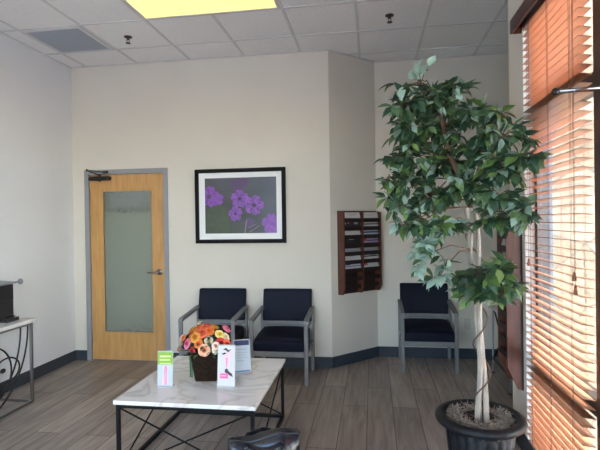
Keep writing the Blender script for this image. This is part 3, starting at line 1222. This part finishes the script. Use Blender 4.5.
cols = {
    'orange': ((.85, .22, .04), (.80, .12, .03)), 'coral': ((.85, .15, .07), (.75, .07, .04)), 'red': ((.62, .03, .03), (.42, .015, .02)),
    'cream': ((.88, .80, .58), (.86, .70, .38)), 'yellow': ((.88, .72, .22), (.85, .58, .10)), 'peach': ((.88, .46, .28), (.85, .30, .14)),
    'pink': ((.80, .22, .32), (.68, .10, .22)), 'gold': ((.85, .42, .06), (.75, .28, .03)), 'blush': ((.88, .66, .55), (.85, .45, .32)),
}
FC = {k: (mat(k + '_petal', a, .6, noise=.15, nscale=40), mat(k + '_petal_heart', b, .6)) for k, (a, b) in cols.items()}
# positions: x offset, front(-)/back(+) offset, height above the tabletop, radius, colour
fl_list = [(-.075, -.02, .315, .034, 'orange'), (-.035, -.07, .31, .036, 'gold'), (.005, -.05, .335, .040, 'coral'), (.05, -.03, .345, .034, 'orange'),
           (-.045, .03, .355, .036, 'orange'), (.01, .03, .37, .036, 'coral'), (.065, .05, .36, .030, 'gold'), (-.10, .05, .335, .032, 'gold'),
           (-.035, .01, .335, .030, 'gold'), (-.085, -.09, .265, .032, 'pink'), (.045, -.115, .228, .036, 'peach'), (.058, -.06, .285, .026, 'cream'),
           (.115, -.085, .225, .030, 'cream'), (.118, -.03, .325, .030, 'yellow'), (.150, .0, .300, .028, 'cream'), (.145, .04, .35, .030, 'pink'),
           (.140, -.075, .270, .034, 'red'), (.160, -.10, .218, .028, 'yellow'), (.175, -.05, .262, .026, 'coral'), (.115, -.11, .260, .024, 'blush'),
           (-.155, -.02, .285, .030, 'blush'), (-.165, .0, .240, .030, 'blush'), (-.17, -.03, .205, .024, 'peach'), (-.045, -.10, .215, .024, 'red'),
           (-.055, .06, .385, .024, 'cream'), (.0, -.10, .270, .028, 'orange'), (.09, .02, .325, .030, 'red'), (-.12, -.06, .300, .024, 'orange')]
g_ = MB()
for x, y, z, r, cn_ in fl_list:
    x, z = x - .018 if x > .1 else x - .028, .2 + (z - .2) * .92
    ax_ = Vector((x * 1.1, y * 1.1 - .06, (z - .18) * 1.0))
    q = rose((x, y, z), r * 1.14, ax_, *FC[cn_])
    q.build('flower', fl, fix=False)
    g_.tube([(x * .25, y * .25, .17), (x * .6, y * .6, .17 + (z - .17) * .6), (x, y, z - r * .4)], .0028, STEMG, 5)


def leaf_geom(q, p, d, up, L, w_, m_, curl=.15, fold=.25):
    """pointed leaf from p along d"""
    d = Vector(d).normalized()
    up = Vector(up)
    sd = d.cross(up)
    if sd.length < 1e-3:
        sd = d.orthogonal()
    sd.normalize()
    n_ = sd.cross(d).normalized()
    prof = ((0, .0), (.14, .55), (.38, 1.0), (.66, .74), (.88, .25), (1.0, 0))
    vs, fs = [], []
    for u, ww in prof:
        cpos = Vector(p) + d * L * u - n_ * (curl * L * u * u)
        hw = w_ * .5 * ww
        vs += [cpos - sd * hw + n_ * hw * fold, cpos, cpos + sd * hw + n_ * hw * fold]
    for i in range(5):
        a = i * 3
        fs += [(a, a + 1, a + 4, a + 3), (a + 1, a + 2, a + 5, a + 4)]
    q.add(vs, fs, m_, True)


for k in range(150):
    an = random.uniform(0, 2 * PI)
    rr = random.uniform(.04, .15)
    zz = random.uniform(.18, .33 - rr * .5)
    p = (rr * math.cos(an), rr * math.sin(an) * .8, zz)
    leaf_geom(g_, p, (math.cos(an), math.sin(an), random.uniform(-.6, .5)), (0, 0, 1), random.uniform(.03, .055), .022, random.choice((LEAFD, LEAFM, STEMG)))
g_.build('greenery', fl, fix=False)
q = MB()
for dx in (-.128, -.121, -.112):
    q.prism([(dx, -.01, .004), (dx + .006, -.01, .004), (dx + .010, -.02, .15), (dx + .002, -.02, .15)], (0, .0015, 0), RIBBON)
q.build('ribbon', fl)
tag(fl, 'artificial orange, pink and cream roses in a dark brown square planter on the marble table', 'flower arrangement')


# ------------------------------------------------------------------ table cards in acrylic stands
def card(name, loc, rz, w_, h_, lean, base_m, marks, label, back_leg=True):
    t = empty(name, loc, rz)
    q = MB()
    q.prism([(-w_ / 2, 0, .004), (-w_ / 2, .003, .004), (-w_ / 2, lean + .003, h_), (-w_ / 2, lean, h_)], (w_, 0, 0), ACRYL)
    q.box((-w_ / 2, -.012, 0), (w_ / 2, .042, .004), ACRYL)
    q.build('stand', t)
    q = MB()
    i_ = .003
    f = lambda u, v_, e: (-w_ / 2 + i_ + u * (w_ - 2 * i_), lean * (.03 + .94 * v_) - .001 - e, .004 + (h_ - .004) * (.03 + .94 * v_))
    def quad(u0, u1, v0, v1, m_, e):
        q.add([f(u0, v0, e), f(u1, v0, e), f(u1, v1, e), f(u0, v1, e)], [(0, 1, 2, 3)], m_)
    q.prism([f(0, 0, 0), f(1, 0, 0), f(1, 1, 0), f(0, 1, 0)], (0, .0008, 0), base_m)
    for k, mk in enumerate(marks):
        if len(mk) == 5:
            quad(*mk, .0003 + k * .0001)
        else:
            pts, m_ = mk
            q.add([f(u, v_, .0003 + k * .0001) for u, v_ in pts], [tuple(range(len(pts)))], m_)
    q.build('card', t, fix=False)
    tag(t, label, 'brochure', 'leaflets in acrylic stands on the marble table')
    return t


card('leaflet_stand', (-1.366, 2.965, TZ + .0005), math.radians(6), .104, .232, .02, PAPERW,
     [(0, 1, .62, 1, LIME), (.12, .88, .84, .89, LIMEL), (.12, .8, .74, .78, LIMEL), (.12, .88, .645, .665, LIMEL),
      (0, 1, 0, .60, SKYP),
      ([(.25, .02), (.75, .02), (.72, .2), (.64, .32), (.70, .46), (.74, .58), (.30, .58), (.34, .46), (.40, .32), (.28, .2)], PALEPINK),
      ([(.44, .02), (.62, .02), (.60, .3), (.64, .5), (.58, .58), (.48, .58), (.42, .45), (.44, .3)], MAUVE),
      ([(.47, .04), (.52, .04), (.51, .5), (.48, .5)], PALEPINK)],
     'lime green and pink leaflet in a clear stand at the left of the marble table')
card('leaflet_stand', (-.960, 2.995, TZ + .0005), math.radians(2), .118, .270, .035, PAPERW,
     [([(.28, .90), (.46, .96), (.62, .90), (.80, .93), (.60, .84), (.44, .90)], PAPERK),
      ([(.20, .80), (.40, .84), (.62, .80), (.44, .76)], PAPERK),
      ([(.30, .76), (.42, .80), (.55, .82), (.80, .90), (.74, .62), (.62, .48), (.55, .40), (.44, .52), (.32, .66)], PALEPINK),
      ([(.46, .70), (.58, .72), (.56, .46), (.50, .46)], MAUVE),
      ([(.40, .40), (.55, .44), (.66, .36), (.86, .30), (.90, .22), (.72, .26), (.58, .30), (.44, .33)], PAPERK),
      (.14, .62, .18, .31, PINK), (.2, .5, .235, .26, PALEPINK)],
     'white leaflet with pink label and black ribbon drawing, right of the planter')
card('leaflet_stand', (-.925, 3.290, TZ + .0005), math.radians(22), .118, .225, .075, SKYP,
     [(0, .96, .84, 1, PAPERN), (.12, .8, .70, .73, PAPERT), (.12, .84, .60, .62, PAPERT), (.12, .7, .52, .54, PAPERT), (.12, .84, .44, .46, PAPERT), (.12, .6, .34, .37, PAPERT), (.0, .96, .0, .05, PAPERB)],
     'pale blue leaflet with navy header, behind the white pink-labelled one')

# ------------------------------------------------------------------ tote bag on the floor
t = empty('tote_bag', (-.585, 2.46, 0), math.radians(14))
q = MB()
prof = [(.0, .0), (.08, .02), (.16, .2), (.27, .6), (.33, .9), (.37, 1.0)]
n = 40
vs, fs = [], []
zs = [0.002, .03, .14, .25, .34, .405]
hwx = [.165, .180, .190, .192, .190, .188]
hwy = [.075, .085, .085, .070, .048, .030]
for i, z in enumerate(zs):
    for k in range(n):
        a = 2 * PI * k / n
        ca, sa = math.cos(a), math.sin(a)
        e2 = .55
        x = hwx[i] * math.copysign(abs(ca) ** e2, ca)
        y = hwy[i] * math.copysign(abs(sa) ** e2, sa) + .006 * math.sin(a * 5 + i)
        zz = z + (.018 * (x / .19) + .012 * math.sin(x * 22) if i == len(zs) - 1 else 0)
        vs.append((x, y, zz))
o = 0
for i in range(len(zs) - 1):
    for k in range(n):
        fs.append((i * n + k, i * n + (k + 1) % n, (i + 1) * n + (k + 1) % n, (i + 1) * n + k))
fs.append(tuple(range(n - 1, -1, -1)))
# inner lining
o = len(vs)
for z_, kx, ky in ((1.0, .97, .8), (.5, .92, .75), (.08, .9, .8)):
    for k in range(n):
        x, y, zz = vs[(len(zs) - 1) * n + k]
        vs.append((x * kx, y * ky, zz * z_))
for k in range(n):
    a = (len(zs) - 1) * n
    fs.append((a + k, a + (k + 1) % n, o + (k + 1) % n, o + k))
for i in range(2):
    for k in range(n):
        fs.append((o + i * n + k, o + i * n + (k + 1) % n, o + (i + 1) * n + (k + 1) % n, o + (i + 1) * n + k))
q.add(vs, fs, LEATHER, True)
q.build('bag_body', t)
q = MB()
ring = [Vector(vs[(len(zs) - 1) * n + k]) for k in range(n)]
q.tube([p + Vector((0, 0, -.004)) for p in ring], .006, LEATHER, 6, closed=True)
q.build('rim_piping', t)
for sy in (-1, 1):
    q = MB()
    pts = []
    for k in range(17):
        u = k / 16
        x = -.09 + .18 * u + .012 * math.sin(PI * u * 2)
        # straps stitched up the face, then drooping over the side
        z = .391 + .055 * math.sin(PI * u) - (.02 if sy < 0 else 0)
        pts.append((x, sy * (.040 + .070 * math.sin(PI * u)), z - .05 * math.sin(PI * u) * 1.2))
    pts = [(-.092, sy * .082, .08), (-.092, sy * .078, .22), (-.092, sy * .056, .37)] + pts + [(.092, sy * .056, .37), (.092, sy * .078, .22), (.092, sy * .082, .08)]
    for i in range(len(pts) - 1):
        q.bar(pts[i], pts[i + 1], .007, .022, LEATHER, up=(1, 0, 0) if abs(pts[i + 1][0] - pts[i][0]) < .004 else (0, 0, 1))
    q.build('strap', t)
tag(t, 'glossy black leather tote bag on the floor in front of the coffee table', 'bag')

# ------------------------------------------------------------------ console table on the left with coffee maker
CX0, CX1, CY0, CY1, CZ = -3.335, -2.905, 2.45, 3.765, .727
t = empty('console_table', ((CX0 + CX1) / 2, (CY0 + CY1) / 2, 0))
hx, hy = (CX1 - CX0) / 2, (CY1 - CY0) / 2
bx('tabletop', (-hx, -hy, CZ - .03), (hx, hy, CZ), MARBLE, t, .003)
e = .022
ax, ay = hx - .025, hy - .022
zt = CZ - .0305
for sx in (-1, 1):
    for sy in (-1, 1):
        bx('leg', (sx * ax, sy * ay, 0), (sx * (ax - e), sy * (ay - e), zt), NICKEL, t, .002)
for z0, z1, nm_ in ((0, e, 'base_frame'), (zt - e, zt, 'top_frame')):
    q = MB()
    for s_ in (-1, 1):
        q.box((-ax + e, s_ * ay, z0), (ax - e, s_ * (ay - e), z1), NICKEL)
        q.box((s_ * ax, -ay + e, z0), (s_ * (ax - e), ay - e, z1), NICKEL)
    q.build(nm_, t)


def ellipse(cy, cz, ry, rz_, n=48, a0=0, a1=2 * PI):
    return [(ax - .011, cy + ry * math.cos(a0 + (a1 - a0) * k / n), cz + rz_ * math.sin(a0 + (a1 - a0) * k / n)) for k in range(n + (0 if abs(a1 - a0 - 2 * PI) < 1e-6 else 1))]


for cy, cz, ry, rz_, a0, a1 in ((.0, zt - .02, .585, .66, PI, 2 * PI), (.0, zt - .02, .50, .60, PI, 2 * PI), (.34, .36, .14, .10, 0, 2 * PI), (.17, .36, .22, .22, 0, 2 * PI), (-.17, .36, .22, .22, 0, 2 * PI)):
    q = MB()
    cl = abs(a1 - a0 - 2 * PI) < 1e-6
    q.tube(ellipse(cy, cz, ry, rz_, 48, a0, a1), .007, DARKMETAL, 8, closed=cl)
    q.build('ornament_ring', t)
q = MB()
q.ball((ax - .011, .30, .37), .02, DARKMETAL, 10, (.7, 1.4, 1))
q.build('ornament_knot', t)
tag(t, 'white marble topped console with curved metal scrollwork against the left wall', 'console table')

t = empty('coffee_maker', (-3.150, 3.60, CZ + .0005))
t.scale = (1, 1, 1.16)
q = MB()
q.box((-.11, -.10, 0), (.09, .10, .030), BLACK)
q.box((-.11, -.10, .030), (.074, .10, .262), BLACK)
q.box((.074, -.085, .150), (.088, .085, .262), BLACK)
q.build('body', t, .008)
q = MB()
q.box((.09, -.07, 0), (.150, .07, .026), BLACK)
q.build('drip_tray', t, .004)
q = MB()
q.prism([(-.115, -.105, .263), (.085, -.105, .263), (.105, -.105, .268), (.07, -.105, .280), (-.115, -.105, .288)], (0, .21, 0), SILVERPL)
q.build('lid', t, .004)
bx('water_reservoir', (-.105, -.125, .03), (.0, -.101, .25), TANKBLUE, t, .004)
bx('reservoir_clip', (.004, -.107, .16), (.022, -.101, .255), CHROME, t, .002)
q = MB()
q.tube([(.06, .07, .27), (.13, .095, .278)], .006, CHROME, 8)
q.ball((.142, .10, .28), .022, SILVERPL, 12)
q.build('lever', t)
tag(t, 'black single cup coffee maker with grey lid on the marble console', 'coffee maker')

# ------------------------------------------------------------------ side table in the recess
t = empty('side_table', (1.40, 4.665, 0))
bx('tabletop', (-.25, -.32, .64), (.25, .32, .668), mat('pale_grey_laminate', (.50, .50, .50), .35), t, .003)
q = MB()
for sx in (-1, 1):
    q.tube([(sx * .22, -.29, .64), (sx * .22, .29, .16)], .008, BLACKSTEEL, 8)
    q.tube([(sx * .22, .29, .64), (sx * .22, -.29, .16)], .008, BLACKSTEEL, 8)
q.build('cross_brace', t)
bx('shelf', (-.235, -.305, .135), (.235, .305, .16), BLACK, t, .003)
for sx in (-1, 1):
    for sy in (-1, 1):
        q = MB()
        q.tube([(sx * .232, sy * .30, 0), (sx * .232, sy * .30, .008)], .018, BLACK, 10)
        q.tube([(sx * .232, sy * .30, .005), (sx * .225, sy * .30, .64)], .009, GREYMETAL, 8)
        q.build('leg', t)
tag(t, 'small side table with crossed black braces in the recess behind the ficus', 'side table')

# ------------------------------------------------------------------ wooden blinds
BY0, BY1 = 2.405, 3.235
SX0, SX1 = .962, 1.022
t = empty('wooden_blind', (XW, (BY0 + BY1) / 2, 0))
hy = (BY1 - BY0) / 2
q = MB()
pitch = .0437
z = .105
k = 0
while z < 2.73:
    # gently crowned slat, room edge a touch lower
    xa, xb = SX0 - XW, SX1 - XW
    tilt = -.0035
    vs = []
    for y in (-hy, hy):
        for x, dz in ((xa, -tilt), ((xa + xb) / 2, .0015), (xb, tilt)):
            vs.append((x, y, z + dz + .0016))
            vs.append((x, y, z + dz - .0016))
    q.add(vs, [(0, 2, 8, 6), (2, 4, 10, 8), (1, 7, 9, 3), (3, 9, 11, 5), (0, 6, 7, 1), (4, 5, 11, 10), (0, 1, 3, 2), (2, 3, 5, 4), (6, 8, 9, 7), (8, 10, 11, 9)], BLINDWOOD)
    z += pitch
    k += 1
q.build('slats', t)
q = MB()
q.box((SX0 - XW - .002, -hy, .072), (SX1 - XW + .002, hy, .090), BLINDWOOD)
q.build('bottom_rail', t, .003)
q = MB()
q.box((-.012, -hy, 2.745), (.055, hy, 2.80), VALANCE)
q.build('headrail', t)
q = MB()
q.box((-.072, -hy - .015, 2.722), (-.056, hy + .035, 2.812), VALANCE)
q.box((-.056, hy + .021, 2.722), (-.002, hy + .035, 2.812), VALANCE)
q.box((-.056, -hy - .015, 2.722), (.05, -hy - .004, 2.812), VALANCE)
q.build('valance', t, .004)
for y in (-hy + .10, -.02, hy - .12):
    q = MB()
    for x in (SX0 - XW - .0015, SX1 - XW + .0015):
        q.tube([(x, y - .008, .085), (x, y - .008, 2.745)], .0010, CORD, 4)
        q.tube([(x, y + .008, .085), (x, y + .008, 2.745)], .0010, CORD, 4)
    q.build('ladder_cord', t)


def pull(y, z, sub):
    q = MB()
    x = SX0 - XW - .012
    q.tube([(x, y, z), (x, y, 2.742)], .0012, CORD, 5)
    c_ = q.build('pull_cord', t)
    q = MB()
    q.lathe([(.001, .022), (.005, .022), (.007, .008), (.0105, -.012), (.009, -.022), (.001, -.024)], TASSEL, 12, (x, y, z))
    q.build('tassel', c_)


pull(-hy + .040, 1.25, 0)
pull(-hy + .028, 1.185, 0)
pull(hy - .12, 1.26, 0)
tag(t, 'tall cherry wood slatted window blind with a dark valance at the right', 'window blind')

for i, lab in enumerate(('unseen wooden window blind of the second bay, added to keep sun out', 'unseen wooden window blind of the third bay, added to keep sun out', 'unseen wooden window blind of the last bay, added to keep sun out')):
    b_ = copy_tree(t)  # repeats in the unseen bays, added to keep direct sun off the room
    b_.location.y -= 1.06 * (i + 1)
    tag(b_, lab, 'window blind', 'added blinds along the window wall')

# metal bar reaching out from the window mullion in front of the blind
t = empty('metal_rod', (1.028, 2.21, 2.083))
q = MB()
q.tube([(-.250, -.045, -.018), (-.066, -.015, -.005), (-.004, 0, 0)], .010, CHROME, 14)
q.build('rod', t)
q = MB()
q.ball((-.254, -.046, -.0185), .016, BLACK, 12)
q.build('end_cap', t)
q = MB()
q.box((-.006, -.03, -.045), (-.0005, .03, .045), BLACK)
q.build('mounting_plate', t)
tag(t, 'chrome rod with dark round tip in front of the blinds at the right edge', 'metal bar')


# ------------------------------------------------------------------ artificial ficus tree
tree = empty('ficus_tree', (.600, 2.88, 0))
TO = Vector((.600, 2.88, 0))
# planter
q = MB()


def flute(tt, z):
    return 1.0 + .055 * abs(math.sin(tt * 10)) if z < .335 else 1.0


q.lathe([(.001, .001), (.145, .001), (.150, .01), (.183, .31), (.183, .335)], POTM, 168, rfun=flute)
q.lathe([(.183, .335), (.188, .345), (.232, .352), (.246, .362), (.252, .378), (.248, .392), (.236, .400), (.216, .402), (.201, .396), (.194, .382), (.190, .35), (.185, .30)], POTM, 96)
pot = q.build('planter', tree)
q = MB()
q.lathe([(.001, .335), (.10, .338), (.189, .335)], SOIL, 32)
q.build('soil', pot)
q = MB()
q.lathe([(.080, .30), (.090, .30), (.095, .385), (.087, .387), (.080, .34), (.001, .34)], BLACK, 40)
q.build('inner_pot', pot)
q = MB()
rs = random.Random(3)
for k in range(1500):
    an = rs.uniform(0, 2 * PI)
    rr = rs.uniform(.104, .188)
    # moss is a ring with a gap at the far side
    if rs.random() < .35 and math.sin(an) > .55:
        continue
    z = .345 + .035 * math.sin((rr - .09) / .1 * PI) + rs.uniform(-.006, .010)
    p = Vector((rr * math.cos(an), rr * math.sin(an), z))
    pts = [p]
    dv = Vector((rs.uniform(-1, 1), rs.uniform(-1, 1), rs.uniform(-.3, .5))).normalized()
    for s_ in range(4):
        dv = (dv + Vector((rs.uniform(-1, 1), rs.uniform(-1, 1), rs.uniform(-.6, .4))) * .7).normalized()
        pts.append(pts[-1] + dv * .012)
    pts = [Vector((v_.x, v_.y, max(v_.z, .34))) for v_ in pts]
    q.tube(pts, rs.uniform(.0011, .0024), MOSSM, 4)
mo = q.build('moss', pot, fix=False)
mo['kind'] = 'stuff'

# trunks: two pale stems twisting up, a thin vine around them
sp = [(.612, .34), (.618, .60), (.612, .83), (.600, 1.06), (.585, 1.29), (.575, 1.50), (.553, 1.66)]


def at_z(z):
    for (x0, z0), (x1, z1) in zip(sp, sp[1:]):
        if z <= z1:
            u = (z - z0) / (z1 - z0)
            return x0 + (x1 - x0) * u
    return sp[-1][0]


for ph, r0, zz1 in ((PI, .0155, 1.66), (.2, .0175, 1.60), (PI * .5, .010, 1.45)):
    q = MB()
    pts, rr = [], []
    for k in range(44):
        z = .34 + (zz1 - .34) * k / 43
        a = ph + (z - .34) * 2.3
        sep = .023 * (1 + .25 * math.sin(z * 6))
        pts.append(Vector((at_z(z) + sep * math.cos(a), 2.88 + sep * math.sin(a), z)) - TO)
        rr.append(r0 * (1 - .25 * k / 43) * (1 + .06 * math.sin(z * 40 + ph)))
    q.tube(pts, rr, BARK, 12)
    q.build('trunk', tree)
q = MB()
pts = []
for k in range(120):
    z = .345 + 1.1 * k / 119
    a = (z - .34) * 20
    pts.append(Vector((at_z(z) + .043 * math.cos(a), 2.88 + .043 * math.sin(a), z)) - TO)
q.tube(pts, .0045, BARKDK, 7)
q.build('vine', tree)

# branches and leaves
clusters = [(.28, 2.75, 2.29, .045, .100, 9), (.16, 2.70, 2.26, .075, .050, 9), (.19, 2.75, 2.16, .104, .081, 40), (.35, 2.85, 2.22, .132, .090, 60), (.50, 2.95, 2.25, .087, .074, 28), (.25, 2.80, 2.04, .129, .106, 62), (.45, 2.95, 2.08, .136, .112, 62), (.61, 2.85, 2.10, .120, .072, 38), (.70, 2.65, 2.06, .115, .050, 22), (.67, 2.60, 1.95, .135, .076, 50), (.76, 2.50, 1.82, .070, .063, 22), (.22, 2.80, 1.88, .129, .118, 62), (.41, 2.95, 1.86, .136, .124, 55), (.59, 2.85, 1.90, .132, .108, 55), (.68, 2.60, 1.79, .109, .087, 42), (.18, 2.75, 1.70, .098, .092, 45), (.34, 2.80, 1.67, .118, .094, 50), (.51, 2.75, 1.69, .116, .104, 55), (.65, 2.60, 1.65, .110, .087, 48), (.75, 2.50, 1.56, .060, .090, 28), (.12, 2.70, 1.60, .057, .079, 14), (.27, 2.75, 1.52, .092, .081, 34), (.40, 2.75, 1.50, .104, .081, 38), (.65, 2.60, 1.51, .100, .066, 30), (.29, 2.70, 1.34, .048, .105, 30), (.35, 2.70, 1.20, .040, .057, 12), (.40, 2.75, 1.27, .040, .052, 6), (.57, 2.75, 1.21, .092, .060, 34), (.66, 2.65, 1.23, .095, .067, 50), (.60, 2.70, 1.10, .105, .050, 36), (.09, 2.70, 1.76, .02, .035, 5), (.17, 2.70, 1.50, .03, .05, 12), (.71, 2.60, 1.16, .062, .050, 18), (.48, 2.70, 1.15, .068, .055, 14)]
rl = random.Random(11)
br = MB()
lf = MB()
main = [Vector((.553, 2.88, 1.64)), Vector((.52, 2.89, 1.76)), Vector((.46, 2.88, 1.88)), Vector((.43, 2.88, 2.0)), Vector((.40, 2.86, 2.14)), Vector((.35, 2.82, 2.27))]
br.tube([p - TO for p in main], [.021, .019, .017, .014, .010, .005], BARKDK, 10)
second = [Vector((.56, 2.88, 1.60)), Vector((.60, 2.86, 1.74)), Vector((.61, 2.83, 1.90)), Vector((.63, 2.80, 2.04))]
br.tube([p - TO for p in second], [.018, .015, .011, .006], BARKDK, 9)
nodes = main + second + [Vector((at_z(z), 2.88, z)) for z in (1.1, 1.2, 1.35, 1.5, 1.6)]
for (cx, cy, cz, rx, rz_, n) in clusters:
    c0 = Vector((cx, cy, cz))
    nd = min(nodes, key=lambda p: (p - c0).length + (.25 if p.z > cz + .15 else 0))
    mid = (nd + c0) / 2 + Vector((0, 0, .04))
    br.tube([nd - TO, mid - TO, c0 - TO], [.0045, .0035, .002], BARKDK, 6)
    ntw = max(4, n // 5)
    tips = []
    for k in range(ntw):
        th = rl.uniform(0, 2 * PI)
        ph_ = rl.uniform(-1, 1)
        rad = rl.uniform(.3, 1) ** .6 * 1.12
        tp = c0 + Vector((rx * rad * math.cos(th) * math.sqrt(1 - ph_ * ph_ * .8), rl.uniform(-.10, .11), rz_ * rad * ph_ + .01))
        tp.x = min(tp.x, .88)
        md = (c0 + tp) / 2 + Vector((0, 0, .02))
        br.tube([c0 - TO, md - TO, tp - TO], [.0025, .002, .0012], BARKDK, 4)
        tips.append((c0, md, tp))
    for k in range(int(n * (2.9 if n > 20 else 1.6))):
        a, md, tp = tips[k % len(tips)]
        u = rl.uniform(.25, 1.05)
        base_ = a.lerp(tp, u) + Vector((0, 0, .015 * math.sin(PI * min(u, 1))))
        out = (tp - a)
        out = out.normalized() if out.length > 1e-4 else Vector((0, 0, 1))
        dv = out * .7 + Vector((rl.uniform(-1, 1), rl.uniform(-1, 1), rl.uniform(-1.15, .25)))
        if cz > 2.28:
            dv = Vector((rl.uniform(-.4, .4), rl.uniform(-.6, .2), rl.uniform(.2, 1)))
        dv.normalize()
        L = rl.uniform(.056, .096)
        if base_.x + dv.x * L > .925:
            dv.x = -abs(dv.x)
        up = Vector((rl.uniform(-.7, .7), rl.uniform(-.9, .3), 1)).normalized()
        x = rl.random()
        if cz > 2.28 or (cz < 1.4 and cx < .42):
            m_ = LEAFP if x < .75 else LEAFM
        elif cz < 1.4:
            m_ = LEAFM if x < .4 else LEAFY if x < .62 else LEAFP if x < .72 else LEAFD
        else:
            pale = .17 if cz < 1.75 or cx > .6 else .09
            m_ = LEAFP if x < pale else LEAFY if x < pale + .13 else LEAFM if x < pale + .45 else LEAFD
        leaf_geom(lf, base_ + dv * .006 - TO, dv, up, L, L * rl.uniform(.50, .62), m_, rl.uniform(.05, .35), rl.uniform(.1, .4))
br.build('branches', tree, fix=False)
lo = lf.build('foliage', tree, fix=False)
tag(tree, 'tall artificial ficus tree with twisted pale trunks in a black fluted planter', 'potted tree')
